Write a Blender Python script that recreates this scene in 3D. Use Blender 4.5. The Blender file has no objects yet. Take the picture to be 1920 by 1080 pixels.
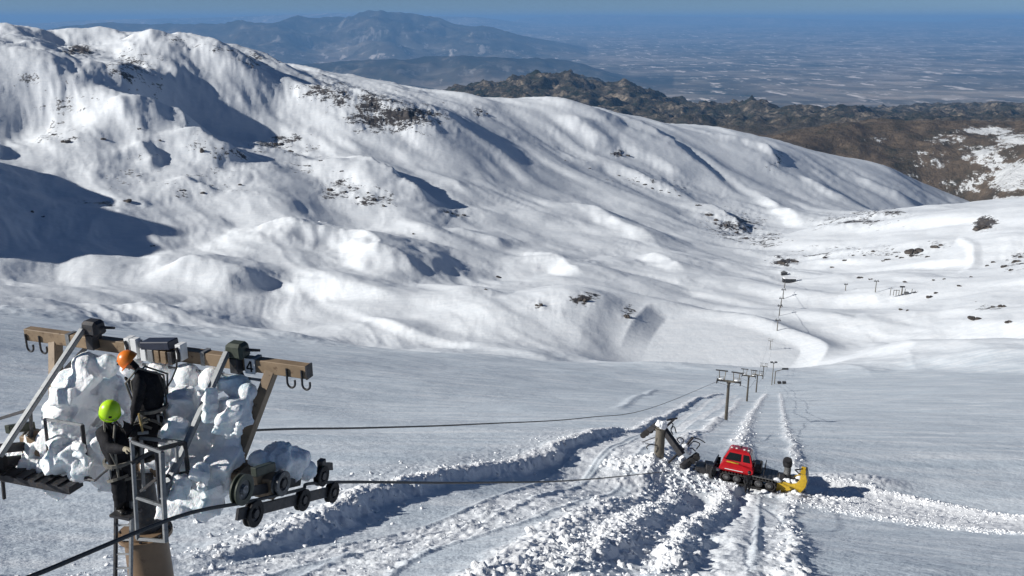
import bpy, bmesh, math, random
import numpy as np
from mathutils import Vector, Matrix

SC = bpy.context.scene
COL = SC.collection
R = math.radians
random.seed(7)
RNG = np.random.default_rng(11)

# ------------------------------------------------------------------ camera
PITCH = R(16.9)
FPX = 1663.0                      # focal length in pixels of the 1920 wide photograph
cam_d = bpy.data.cameras.new('camera'); cam = bpy.data.objects.new('camera', cam_d); COL.objects.link(cam)
cam_d.sensor_width = 36.0; cam_d.lens = 36.0 * FPX / 1920.0
cam_d.clip_start = 0.2; cam_d.clip_end = 400000.0
cam.location = (0, 0, 0); cam.rotation_euler = (math.pi / 2 - PITCH, 0, 0)
SC.camera = cam

# ------------------------------------------------------------------ sky, sun, exposure
SUN_EL, SUN_AZ = R(26.0), R(-101.0)     # azimuth measured from +Y towards +X: the sun stands to the left
w = bpy.data.worlds.new('World'); SC.world = w; w.use_nodes = True
nt = w.node_tree; bg = nt.nodes['Background']
sky = nt.nodes.new('ShaderNodeTexSky'); sky.sky_type = 'NISHITA'; sky.sun_disc = False
sky.sun_elevation = SUN_EL; sky.sun_rotation = SUN_AZ
sky.altitude = 6000.0; sky.air_density = 1.0; sky.dust_density = 0.0; sky.ozone_density = 4.0
nt.links.new(sky.outputs[0], bg.inputs[0]); bg.inputs[1].default_value = 0.046
sd = bpy.data.lights.new('sun', 'SUN'); sun = bpy.data.objects.new('sun', sd); COL.objects.link(sun)
sd.energy = 5.0; sd.angle = R(0.53); sd.color = (1.0, 0.975, 0.92)
sdir = Vector((math.sin(SUN_AZ) * math.cos(SUN_EL), math.cos(SUN_AZ) * math.cos(SUN_EL), math.sin(SUN_EL)))
sun.rotation_euler = sdir.to_track_quat('Z', 'Y').to_euler()
SC.view_settings.view_transform = 'Standard'; SC.view_settings.look = 'None'
SC.view_settings.exposure = 0.14; SC.view_settings.gamma = 1.0; SC.view_settings.use_curve_mapping = False
SC.cycles.max_bounces = 6; SC.cycles.diffuse_bounces = 3; SC.cycles.volume_bounces = 0
SC.cycles.use_adaptive_sampling = True

# ------------------------------------------------------------------ pixel helpers (photograph 1920x1080)
CP, SP = math.cos(PITCH), math.sin(PITCH)
def pdir(px, py):
    u = (px - 960.0) / FPX; v = (540.0 - py) / FPX
    return u, CP + v * SP, -SP + v * CP
def at(px, py, Y):
    x, y, z = pdir(px, py); k = Y / y
    return Vector((x * k, Y, z * k))
def pts(px, py):                  # pixel -> bearing and slope of the sight line
    x, y, z = pdir(np.asarray(px, float), np.asarray(py, float))
    return np.arctan2(x, y), z / np.hypot(x, y)

# ------------------------------------------------------------------ noise
_perm = np.random.default_rng(3).permutation(256).astype(np.int64)
_perm = np.concatenate([_perm, _perm, _perm])
_ga = np.random.default_rng(5).random(256) * 2 * np.pi
_gx, _gy = np.cos(_ga).astype(np.float32), np.sin(_ga).astype(np.float32)
_g3 = np.random.default_rng(6).normal(size=(256, 3)); _g3 = (_g3 / np.linalg.norm(_g3, axis=1)[:, None]).astype(np.float32)
def noise2(x, y, seed=0):
    xi = np.floor(x); yi = np.floor(y)
    fx = (x - xi).astype(np.float32); fy = (y - yi).astype(np.float32)
    xi = (xi.astype(np.int64) + seed * 37) & 255; yi = (yi.astype(np.int64) + seed * 71) & 255
    u = fx * fx * fx * (fx * (fx * 6 - 15) + 10); v = fy * fy * fy * (fy * (fy * 6 - 15) + 10)
    def g(ix, iy, dx, dy):
        h = _perm[_perm[ix & 255] + (iy & 255)]
        return _gx[h] * dx + _gy[h] * dy
    a = g(xi, yi, fx, fy); b = g(xi + 1, yi, fx - 1, fy)
    c = g(xi, yi + 1, fx, fy - 1); d = g(xi + 1, yi + 1, fx - 1, fy - 1)
    a = a + u * (b - a); c = c + u * (d - c)
    return 1.5 * (a + v * (c - a))
def noise3(p, seed=0):
    q = np.floor(p); f = (p - q).astype(np.float32); q = q.astype(np.int64) + seed * 53
    u = f * f * f * (f * (f * 6 - 15) + 10)
    r = 0
    for dx in (0, 1):
        for dy in (0, 1):
            for dz in (0, 1):
                h = _perm[_perm[_perm[(q[:, 0] + dx) & 255] + ((q[:, 1] + dy) & 255)] + ((q[:, 2] + dz) & 255)]
                g = _g3[h]
                d = g[:, 0] * (f[:, 0] - dx) + g[:, 1] * (f[:, 1] - dy) + g[:, 2] * (f[:, 2] - dz)
                wt = (u[:, 0] if dx else 1 - u[:, 0]) * (u[:, 1] if dy else 1 - u[:, 1]) * (u[:, 2] if dz else 1 - u[:, 2])
                r = r + d * wt
    return 1.6 * r
def fbm2(x, y, octaves, seed=0, gain=0.5, lac=2.03):
    r = 0; a = 1.0
    for o in range(octaves):
        r = r + a * noise2(x, y, seed + o); x = x * lac; y = y * lac; a *= gain
    return r
def ridged2(x, y, octaves, seed=0, gain=0.5):
    r = 0; a = 1.0
    for o in range(octaves):
        n = 1 - np.abs(noise2(x, y, seed + o)) * 1.4
        r = r + a * n; x = x * 2.07; y = y * 2.07; a *= gain
    return r - 1.0
def sstep(a, b, x):
    t = np.clip((x - a) / (b - a), 0, 1); return t * t * (3 - 2 * t)

# ------------------------------------------------------------------ tags and meshes
def tag(o, label=None, cat=None, group=None, kind=None):
    if label: o['label'] = label
    if cat: o['category'] = cat
    if group: o['group'] = group
    if kind: o['kind'] = kind
    return o
def empty(name, loc, rz=0.0, **k):
    o = bpy.data.objects.new(name, None); COL.objects.link(o)
    o.location = loc; o.rotation_euler = (0, 0, rz); o.empty_display_size = 0.3
    return tag(o, **k)
def link_mesh(name, me, mat=None, parent=None, smooth=False):
    o = bpy.data.objects.new(name, me); COL.objects.link(o)
    if mat is not None: me.materials.append(mat)
    if parent is not None: o.parent = parent
    if smooth: me.polygons.foreach_set('use_smooth', np.ones(len(me.polygons), bool))
    return o
def grid_mesh(name, V, nu, nv):
    """V: (nv*nu,3), rows of nu"""
    me = bpy.data.meshes.new(name)
    i = np.arange(nv - 1)[:, None] * nu + np.arange(nu - 1)[None, :]
    q = np.stack([i, i + 1, i + nu + 1, i + nu], -1).reshape(-1).astype(np.int32)
    nf = (nu - 1) * (nv - 1)
    me.vertices.add(len(V)); me.vertices.foreach_set('co', np.ascontiguousarray(V, np.float32).reshape(-1))
    me.loops.add(nf * 4); me.loops.foreach_set('vertex_index', q)
    me.polygons.add(nf); me.polygons.foreach_set('loop_start', np.arange(0, nf * 4, 4, dtype=np.int32))
    me.polygons.foreach_set('use_smooth', np.ones(nf, bool))
    me.update(calc_edges=True)
    return me
def set_attr(me, name, arr):
    a = me.attributes.new(name, 'FLOAT', 'POINT'); a.data.foreach_set('value', np.ascontiguousarray(arr, np.float32).reshape(-1))

# ------------------------------------------------------------------ materials
class NT:
    """small helper around a material's node tree"""
    def __init__(s, name):
        s.m = bpy.data.materials.new(name); s.m.use_nodes = True; s.t = s.m.node_tree
        s.b = s.t.nodes['Principled BSDF']; s.out = s.t.nodes['Material Output']
    def n(s, typ, **k):
        o = s.t.nodes.new(typ)
        for a, v in k.items(): setattr(o, a, v)
        return o
    def l(s, a, b): s.t.links.new(a, b)
    def co(s, scale=(1, 1, 1), rot=(0, 0, 0), kind='Object'):
        tc = s.n('ShaderNodeTexCoord'); mp = s.n('ShaderNodeMapping')
        mp.inputs['Scale'].default_value = scale; mp.inputs['Rotation'].default_value = rot
        s.l(tc.outputs[kind], mp.inputs[0]); return mp.outputs[0]
    def noise(s, co, scale, detail=4, rough=0.55, dist=0.0):
        o = s.n('ShaderNodeTexNoise'); s.l(co, o.inputs['Vector'])
        o.inputs['Scale'].default_value = scale; o.inputs['Detail'].default_value = detail
        o.inputs['Roughness'].default_value = rough; o.inputs['Distortion'].default_value = dist
        return o.outputs['Fac']
    def ramp(s, fac, stops, interp='LINEAR'):
        o = s.n('ShaderNodeValToRGB'); s.l(fac, o.inputs[0]); cr = o.color_ramp; cr.interpolation = interp
        while len(cr.elements) < len(stops): cr.elements.new(0.5)
        for e, (p, c) in zip(cr.elements, stops):
            e.position = p; e.color = (*c, 1) if len(c) == 3 else c
        return o.outputs[0]
    def math(s, op, a, b=None, clamp=False):
        o = s.n('ShaderNodeMath', operation=op, use_clamp=clamp)
        for i, v in enumerate((a, b)):
            if v is None: continue
            if isinstance(v, (int, float)): o.inputs[i].default_value = v
            else: s.l(v, o.inputs[i])
        return o.outputs[0]
    def mix(s, fac, a, b):
        o = s.n('ShaderNodeMix', data_type='RGBA')
        for sock, v in ((o.inputs[0], fac), (o.inputs[6], a), (o.inputs[7], b)):
            if isinstance(v, (int, float)): sock.default_value = v
            elif isinstance(v, tuple): sock.default_value = (*v, 1)
            else: s.l(v, sock)
        return o.outputs[2]
    def bump(s, h, strength, dist, prev=None):
        o = s.n('ShaderNodeBump'); o.inputs['Strength'].default_value = strength; o.inputs['Distance'].default_value = dist
        s.l(h, o.inputs['Height'])
        if prev is not None: s.l(prev, o.inputs['Normal'])
        return o.outputs[0]
    def attr(s, name):
        o = s.n('ShaderNodeAttribute', attribute_name=name); return o.outputs['Fac']
    def base(s, c):
        if isinstance(c, tuple): s.b.inputs['Base Color'].default_value = (*c, 1)
        else: s.l(c, s.b.inputs['Base Color'])
    def set(s, **k):
        for a, v in k.items():
            sock = s.b.inputs[a.replace('_', ' ')]
            if isinstance(v, (int, float)): sock.default_value = v
            else: s.l(v, sock)
    def normal(s, n): s.l(n, s.b.inputs['Normal'])
# ------------------------------------------------------------------ the terrain
# control points: pixel, distance Y; world position follows from the sight line
CTRL = [
 # near slope, falling away from the drone
 (960,1080,20.6),(0,1080,21.5),(1920,1080,22.5),(480,1080,20.8),(1440,1080,21.2),
 (1237,852,68),(700,915,42),(960,900,48),(1300,935,57),(1500,925,60),(1900,930,62),(100,930,41),(1700,1000,36),
 (1361,788,169),(1700,800,155),(1910,800,160),(960,800,140),(500,800,118),(100,800,98),(1150,790,155),
 (1399,767,235),(1417,743,370),(1700,745,300),(1910,745,290),(960,730,300),(500,715,255),(100,700,220),
 (1500,722,470),(1700,718,460),(1910,717,450),(1300,718,480),(1180,703,540),(1000,686,580),(700,660,620),(400,636,610),(200,615,610),(0,597,620),
 # hidden fall behind the edge, then basin
 (1300,705,680),(1500,708,640),(1700,712,620),(1190,690,780),(1000,672,770),(700,650,820),(400,622,800),(100,596,800),
 (1300,680,790),(1300,640,900),(1220,640,900),(1450,660,860),(1300,600,1010),(1480,620,960),
 (1700,700,690),(1900,698,600),(1620,650,860),(1750,650,800),(1900,650,740),(1700,600,980),(1900,600,880),(1560,600,1030),
 (1480,560,1200),(1480,530,1330),(1700,540,1180),(1900,530,1060),(1640,500,1420),(1850,470,1330),(1910,500,1180),
 (1480,462,1800),(1560,425,1920),(1650,396,2020),(1800,394,1850),(1920,388,1650),(1700,440,1620),(1560,470,1650),
 # hidden behind the right hill
 (1650,402,2500),(1900,396,2400),
 # mounds and the opposite slope, bottom to top
 (1150,690,790),(1000,640,880),(1080,555,1000),(900,600,930),(1180,600,950),(700,600,960),(450,590,980),(200,560,1000),(50,540,1020),
 (1000,520,1280),(800,540,1130),(600,540,1100),(420,530,1090),(300,510,1130),
 (1200,520,1330),(1350,500,1480),(1430,500,1600),
 (600,440,1450),(800,440,1500),(1000,430,1680),(1200,450,1700),(1380,450,1930),(1450,452,2050),
 (150,480,1180),(0,450,1180),(300,440,1330),(0,330,1430),(150,380,1420),
 (300,330,1680),(450,380,1560),(600,340,1800),(750,380,1750),(900,340,2050),(1060,360,2180),(1200,380,2200),(1330,400,2300),(1450,400,2500),(1600,390,2850),
 (100,230,1900),(300,240,2050),(450,260,2150),(600,250,2230),(750,285,2150),(900,280,2300),(1060,280,2700),(1250,310,2800),(1400,330,2900),(1550,340,3150),(1680,370,3250),
 (0,120,2000),(110,130,2020),(200,170,1960),
 (0,62,2250),(60,76,2230),(140,98,2180),(215,122,2120),(300,200,2000),(390,250,1960),
 (60,80,2420),(150,104,2360),(240,128,2300),(330,160,2260),(430,215,2230),(350,120,2450),(420,150,2420),
 (60,66,2750),(90,56,2950),(130,60,2960),(180,64,2950),(250,68,2900),(200,90,2800),(140,95,2760),
 (300,55,2640),(270,72,2600),(360,66,2640),(430,92,2600),(520,135,2540),(600,160,2480),(640,176,2450),(740,215,2380),(800,246,2300),
 (600,200,2380),(740,240,2300),(520,180,2420),
 (430,96,2750),(520,140,2680),(640,182,2600),(700,178,2720),(740,187,2600),
 (790,188,2800),(900,196,2950),(1000,200,3080),(1060,196,3120),(1150,210,3300),(1280,235,3600),(1400,250,3680),(1560,290,3750),(1660,310,3750),(1720,345,3620),(1790,389,3450),
]
# world points out of the frame or hidden: (X, Y, Z)
CTRLW = [(-45,12,-8),(45,15,-14),(0,10,-9.6),(-20,6,-5),(20,6,-8),(-120,40,-18),(110,40,-26),(-250,250,-80),(260,180,-84),
 (-600,500,-150),(500,420,-190),(-900,800,-170),(-1250,850,-190),(-1280,1000,-60),(-1300,1150,72),(-1330,1280,22),(-1350,1450,-90),(-1500,1600,-100),(-1750,1900,-80),(-1900,2500,-50),(-1250,1750,-150),
 (-700,3700,-250),(0,4100,-520),(900,4300,-640),(1900,4200,-800),(2300,3600,-850),(1600,2900,-760),(1500,1700,-330),(1300,1200,-260),(900,800,-230),
 (2200,2400,-500),(-1500,3400,-150)]
cp = []
for px, py, Y in CTRL:
    v = at(px, py, Y); r = math.hypot(v.x, v.y); cp.append((math.atan2(v.x, v.y), math.log(r), v.z / r))
for x, y, z in CTRLW:
    r = math.hypot(x, y); cp.append((math.atan2(x, y), math.log(r), z / r))
cp = np.array(cp)
def _U(d2): return d2 * np.log(d2 + 1e-12)
_n = len(cp)
_K = _U((cp[:, None, 0] - cp[None, :, 0]) ** 2 + (cp[:, None, 1] - cp[None, :, 1]) ** 2) + 2e-4 * np.eye(_n)
_P = np.c_[np.ones(_n), cp[:, :2]]
_A = np.block([[_K, _P], [_P.T, np.zeros((3, 3))]])
_W = np.linalg.solve(_A, np.r_[cp[:, 2], 0, 0, 0])
def base_s(th, rho):
    """slope z/r of the bare ground at bearing th and ln(distance) rho"""
    sh = np.broadcast(th, rho).shape
    t = np.broadcast_to(th, sh).reshape(-1); q = np.broadcast_to(rho, sh).reshape(-1)
    out = np.empty(len(t))
    for a in range(0, len(t), 60000):
        tt = t[a:a + 60000].astype(np.float32); qq = q[a:a + 60000].astype(np.float32)
        d2 = (tt[:, None] - cp[None, :, 0].astype(np.float32)) ** 2 + (qq[:, None] - cp[None, :, 1].astype(np.float32)) ** 2
        out[a:a + 60000] = _U(d2) @ _W[:_n].astype(np.float32) + _W[_n] + _W[_n + 1] * tt + _W[_n + 2] * qq
    return out.reshape(sh)
_RH = np.linspace(math.log(12), math.log(4200), 900)
def ground_px(px, py):
    """first hit of the sight line with the bare ground: world XY"""
    th, s = pts(px, py); th = np.atleast_1d(th); s = np.atleast_1d(s)
    S = base_s(th[:, None], _RH[None, :])
    hit = S >= s[:, None]
    k = np.argmax(hit, 1); k[~hit.any(1)] = np.argmax(S[~hit.any(1)], 1) if (~hit.any(1)).any() else 0
    k1 = np.clip(k, 1, None); i = np.arange(len(th))
    s0, s1 = S[i, k1 - 1], S[i, k1]; f = np.clip((s - s0) / np.where(np.abs(s1 - s0) < 1e-9, 1, s1 - s0), 0, 1)
    r = np.exp(_RH[k1 - 1] + f * (_RH[k1] - _RH[k1 - 1]))
    return np.c_[r * np.sin(th), r * np.cos(th)]
def gpoly(pp):
    a = np.array(pp, float); return ground_px(a[:, 0], a[:, 1])
def smooth_poly(P, n=6):
    """Catmull-Rom through the points"""
    P = np.asarray(P, float)
    if len(P) < 3: return P
    E = np.vstack([2 * P[0] - P[1], P, 2 * P[-1] - P[-2]]); out = []
    for i in range(1, len(E) - 2):
        for t in np.linspace(0, 1, n, endpoint=False):
            a, b, c, d = E[i - 1], E[i], E[i + 1], E[i + 2]
            out.append(0.5 * ((2 * b) + (-a + c) * t + (2 * a - 5 * b + 4 * c - d) * t * t + (-a + 3 * b - 3 * c + d) * t ** 3))
    out.append(P[-1]); return np.array(out)
def polydist(X, Y, P, reach):
    """signed distance (positive on the right of the walk) and 0..1 along; only within reach"""
    seg = np.diff(P, axis=0); L = np.hypot(seg[:, 0], seg[:, 1]); T = np.r_[0, np.cumsum(L)]; T /= T[-1]
    m = (X > P[:, 0].min() - reach) & (X < P[:, 0].max() + reach) & (Y > P[:, 1].min() - reach) & (Y < P[:, 1].max() + reach)
    idx = np.nonzero(m)[0]; x = X[idx]; y = Y[idx]
    best = np.full(len(idx), 1e18); sd = np.zeros(len(idx)); tt = np.zeros(len(idx))
    for i in range(len(seg)):
        if L[i] < 1e-6: continue
        ex, ey = seg[i] / L[i]; dx = x - P[i, 0]; dy = y - P[i, 1]
        a = np.clip(dx * ex + dy * ey, 0, L[i]); qx = dx - a * ex; qy = dy - a * ey
        d2 = qx * qx + qy * qy; b = d2 < best
        side = np.sign(ex * -dy + ey * dx)
        best = np.where(b, d2, best); sd = np.where(b, np.sqrt(d2) * side, sd); tt = np.where(b, T[i] + (T[i + 1] - T[i]) * a / L[i], tt)
    return idx, sd, tt
def taper(t, a=0.12): return sstep(0, a, t) * sstep(0, a, 1 - t)

# far features: (pixels, height, width to the left of the walk, width to the right).  A steep left side faces the sun.
FAR = [
 # shadowed spurs: steep on the side away from the sun (left of the walk)
 ([(150,100),(215,122),(300,198),(390,248),(470,290)], 12, 45, 160),
 ([(350,245),(400,285),(470,318)], 26, 32, 120),
 ([(250,275),(280,300),(285,330)], 16, 24, 90),
 ([(640,300),(720,345),(800,390),(870,405)], 30, 42, 160),
 ([(330,345),(380,365),(420,375)], 12, 20, 70),
 ([(1080,205),(1180,225),(1240,255),(1330,330),(1360,355)], 20, 45, 160),
 ([(1430,275),(1450,300),(1470,320)], 14, 30, 110),
 ([(1310,380),(1360,410),(1400,445)], 20, 30, 120),
 ([(0,75),(60,100),(120,140),(180,190)], 16, 60, 150),
 # bright wind drifts: the steep side faces the sun (right of the walk)
 ([(490,425),(520,455),(600,468),(680,480),(730,508),(820,541)], 34, 150, 75),
 ([(300,515),(400,527),(460,538),(505,553)], 22, 100, 50),
 ([(500,553),(560,550),(620,554),(700,568),(760,582)], 10, 70, 30),
 ([(1180,592),(1300,597),(1400,613),(1470,640)], 12, 80, 34),
 ([(1560,625),(1640,638),(1690,665),(1745,712)], 8, 90, 40),
 ([(1500,690),(1600,705),(1680,718)], 7, 60, 26),
 ([(960,488),(1040,503),(1110,535)], 14, 90, 36),
 ([(1200,475),(1250,498),(1290,525)], 15, 90, 38),
 ([(1030,380),(1100,400),(1180,440),(1260,470)], 13, 120, 40),
 ([(840,430),(900,450),(970,470)], 11, 100, 38),
 ([(1050,295),(1150,320),(1230,350),(1330,390)], 18, 120, 46),
 ([(1150,270),(1220,300),(1300,345)], 16, 120, 46),
 ([(1340,255),(1400,270),(1440,285),(1470,310)], 20, 130, 60),
 ([(1500,330),(1560,370),(1620,390)], 15, 100, 42),
 ([(1380,350),(1440,380),(1520,420)], 17, 100, 44),
 ([(1600,330),(1660,360),(1720,385)], 14, 100, 42),
 ([(205,185),(225,205),(235,222)], 12, 60, 26),
 ([(330,210),(350,250),(330,275)], 12, 60, 28),
 ([(1060,215),(1090,240),(1170,290)], 22, 130, 70),
 ([(590,575),(680,600),(760,630),(860,650),(980,660),(1060,678)], 5, 40, 14),
 ([(1280,700),(1420,712),(1500,722),(1700,722),(1900,712)], 3.0, 40, 12),
 ([(1760,470),(1800,450),(1825,490),(1790,525)], 3, 12, 9),
]
FARP = [(smooth_poly(gpoly(p), 5), h, wl, wr) for p, h, wl, wr in FAR]

# near tracks, banks and berms
def G(p, n=6):
    """line on the near slope: bearings as seen, distances smoothed along the line"""
    a = np.array(p, float); P = gpoly(p); th_, rho_ = np.arctan2(P[:, 0], P[:, 1]), np.log(np.hypot(P[:, 0], P[:, 1]))
    s_ = np.r_[0, np.cumsum(np.hypot(*np.diff(a, axis=0).T))]; dg_ = 7 if len(p) > 10 else 4 if len(p) > 8 else 3 if len(p) > 4 else 2 if len(p) > 3 else 1
    rho_ = np.polyval(np.polyfit(s_, rho_, dg_), s_); r_ = np.exp(rho_)
    return smooth_poly(np.c_[r_ * np.sin(th_), r_ * np.cos(th_)], n)
BANK = G([(0,1135),(170,1105),(330,1066),(480,1031),(640,977),(760,927),(880,892),(1000,862),(1100,832),(1210,796),(1290,766),(1345,737),(1400,720)])
ROAD_R = G([(860,1090),(960,1034),(1060,968),(1140,932),(1200,900),(1225,868),(1300,815),(1345,780),(1390,745)])
TRENCH1 = G([(1090,1095),(1137,1046),(1183,1008),(1237,958),(1300,908)])
TRENCH2 = G([(1285,1095),(1324,989),(1350,953),(1388,905)])
BERM3 = G([(1485,1095),(1480,1000),(1478,930),(1496,872),(1478,820),(1470,780),(1463,735)])
BERM4 = G([(1380,895),(1400,800),(1415,765),(1440,725)])
BLOW = G([(1505,893),(1600,903),(1700,921),(1800,938),(1930,957)])
BLOW2 = G([(1480,930),(1600,950),(1700,966),(1930,988)])
SKIT = G([(1150,772),(1190,750),(1232,728)])
TREADS = [(G([(300,1130),(470,1082),(700,1003),(880,940),(1020,880),(1150,838),(1260,790),(1350,735)]), 0.95),
          (G([(600,1100),(720,1045),(840,987),(1000,932),(1120,880),(1210,835),(1300,785),(1380,738)]), 1.1),
          (G([(1350,1090),(1375,1000),(1392,950),(1405,900)]), 0.8),
          (G([(1455,1090),(1452,1000),(1448,945)]), 0.55)]
def near_shape(X, Y):
    dz = np.zeros(len(X)); rub = np.zeros(len(X)); flat = np.zeros(len(X))
    n1 = fbm2(X * 0.22, Y * 0.22, 3, 40); n2 = fbm2(X * 0.9, Y * 0.9, 3, 44)
    def put(P, reach): 
        idx, d, t = polydist(X, Y, P, reach); return idx, d + 0.55 * n1[idx] + 0.22 * n2[idx], t
    # the cut of the groomed road: one floor between BANK and ROAD_R
    idx, d, t = put(BANK, 9); e = sstep(0, 0.04, t)
    dz[idx] += e * ((1 - 0.45 * t) * -0.58 * sstep(-0.85, 0.15, d) * (1 - 0.75 * sstep(2.5, 8, d)) + (1 - 0.5 * t) * 0.24 * np.exp(-((d + 1.3) / 0.95) ** 2))
    rub[idx] = np.maximum(rub[idx], 1.0 * np.exp(-((d + 1.2) / 1.3) ** 2) * e); flat[idx] = np.maximum(flat[idx], sstep(-0.3, 0.4, d) * (1 - sstep(5, 9, d)))
    rub[idx] = np.maximum(rub[idx], 0.32 * np.exp(-((d + 3.6) / 2.2) ** 2) * e)
    idx, d, t = put(ROAD_R, 5)
    h = 0.24 - 0.12 * sstep(0.55, 0.8, t)
    dz[idx] += h * np.exp(-((d - 0.5) / 0.95) ** 2); rub[idx] = np.maximum(rub[idx], np.exp(-((d - 0.7) / 1.25) ** 2) * (1 - 0.4 * sstep(0.55, 0.8, t)))
    idx, d, t = put(TRENCH1, 6)
    e = taper(t, 0.1)
    dz[idx] += e * (0.28 * np.exp(-((d + 0.75) / 0.8) ** 2) - 0.32 * np.exp(-((d - 0.9) / 0.9) ** 2)); rub[idx] = np.maximum(rub[idx], e * np.exp(-((d + 1.0) / 1.3) ** 2))
    idx, d, t = put(TRENCH2, 6)
    e = taper(t, 0.1)
    dz[idx] += e * (0.26 * np.exp(-((d + 0.8) / 0.75) ** 2) - 0.3 * np.exp(-((d - 0.4) / 0.6) ** 2)); rub[idx] = np.maximum(rub[idx], e * np.exp(-((d + 1.0) / 0.9) ** 2))
    idx, d, t = put(BERM3, 3)
    dz[idx] += 0.16 * np.exp(-(d / 0.6) ** 2) ; rub[idx] = np.maximum(rub[idx], 0.75 * np.exp(-(d / 0.6) ** 2))
    idx, d, t = put(BERM4, 4)
    dz[idx] += 0.26 * np.exp(-(d / 1.0) ** 2); rub[idx] = np.maximum(rub[idx], 0.9 * np.exp(-(d / 1.1) ** 2))
    idx, d, t = put(BLOW, 5)
    dz[idx] += 0.32 * np.exp(-(d / 1.0) ** 2) - 0.05 * sstep(0.5, 1.5, d) * (1 - sstep(4, 5, d)); rub[idx] = np.maximum(rub[idx], 0.75 * np.exp(-(d / 0.9) ** 2))
    i1, d1_, t1_ = polydist(X, Y, BLOW, 16); i2, d2_, t2_ = polydist(X, Y, BLOW2, 16)
    q1 = np.full(len(X), -99.0); q1[i1] = d1_; q2 = np.full(len(X), 99.0); q2[i2] = d2_
    bm_ = sstep(0.0, 1.0, q1 + 0.6 * n1) * sstep(0.2, -0.8, q2 + 0.6 * n1)
    dz += bm_ * (0.10 + 0.10 * np.maximum(0, np.sin(q1 * 2 * np.pi / 1.6 + 1.2 * n2)) + 0.06 * n2); rub = np.maximum(rub, 0.4 * bm_)
    idx, d, t = put(BLOW2, 3)
    dz[idx] += 0.12 * np.exp(-(d / 0.5) ** 2); rub[idx] = np.maximum(rub[idx], 0.3 * np.exp(-(d / 0.8) ** 2)); 
    idx, d, t = put(SKIT, 6)
    dz[idx] += 0.4 * np.exp(-(d / 1.6) ** 2) * taper(t)
    # caterpillar prints
    for P, hw in TREADS:
        idx, d, t = polydist(X, Y, P, hw + 1.2)
        L = np.hypot(*np.diff(P, axis=0).T).sum()
        e = sstep(hw + 0.25, hw - 0.1, np.abs(d + 0.25 * n1[idx]))
        tr = np.maximum(0, np.sin(2 * np.pi * t * L / 0.42 + 1.6 * n2[idx])) * (0.6 + 0.6 * n2[idx])
        dz[idx] += e * (0.085 * tr + 0.05 * n2[idx] - 0.03) + 0.07 * np.exp(-((np.abs(d) - hw - 0.15) / 0.16) ** 2)
        rub[idx] = np.maximum(rub[idx], 0.16 * e)
    # mound of dug-out snow at the wrecked pylon
    for (px, py, rr, hh) in ((1195,872,3.0,0.7),(1175,905,2.6,0.4),(1290,880,2.6,0.7),(1345,790,2.2,0.7),(1560,893,2.5,0.5),(1630,895,3.0,0.6)):
        c = gpoly([(px, py)])[0]; q = np.exp(-(((X - c[0]) ** 2 + (Y - c[1]) ** 2) / rr ** 2)); dz += hh * q; rub = np.maximum(rub, 0.8 * q)
    return dz, rub, flat

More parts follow.
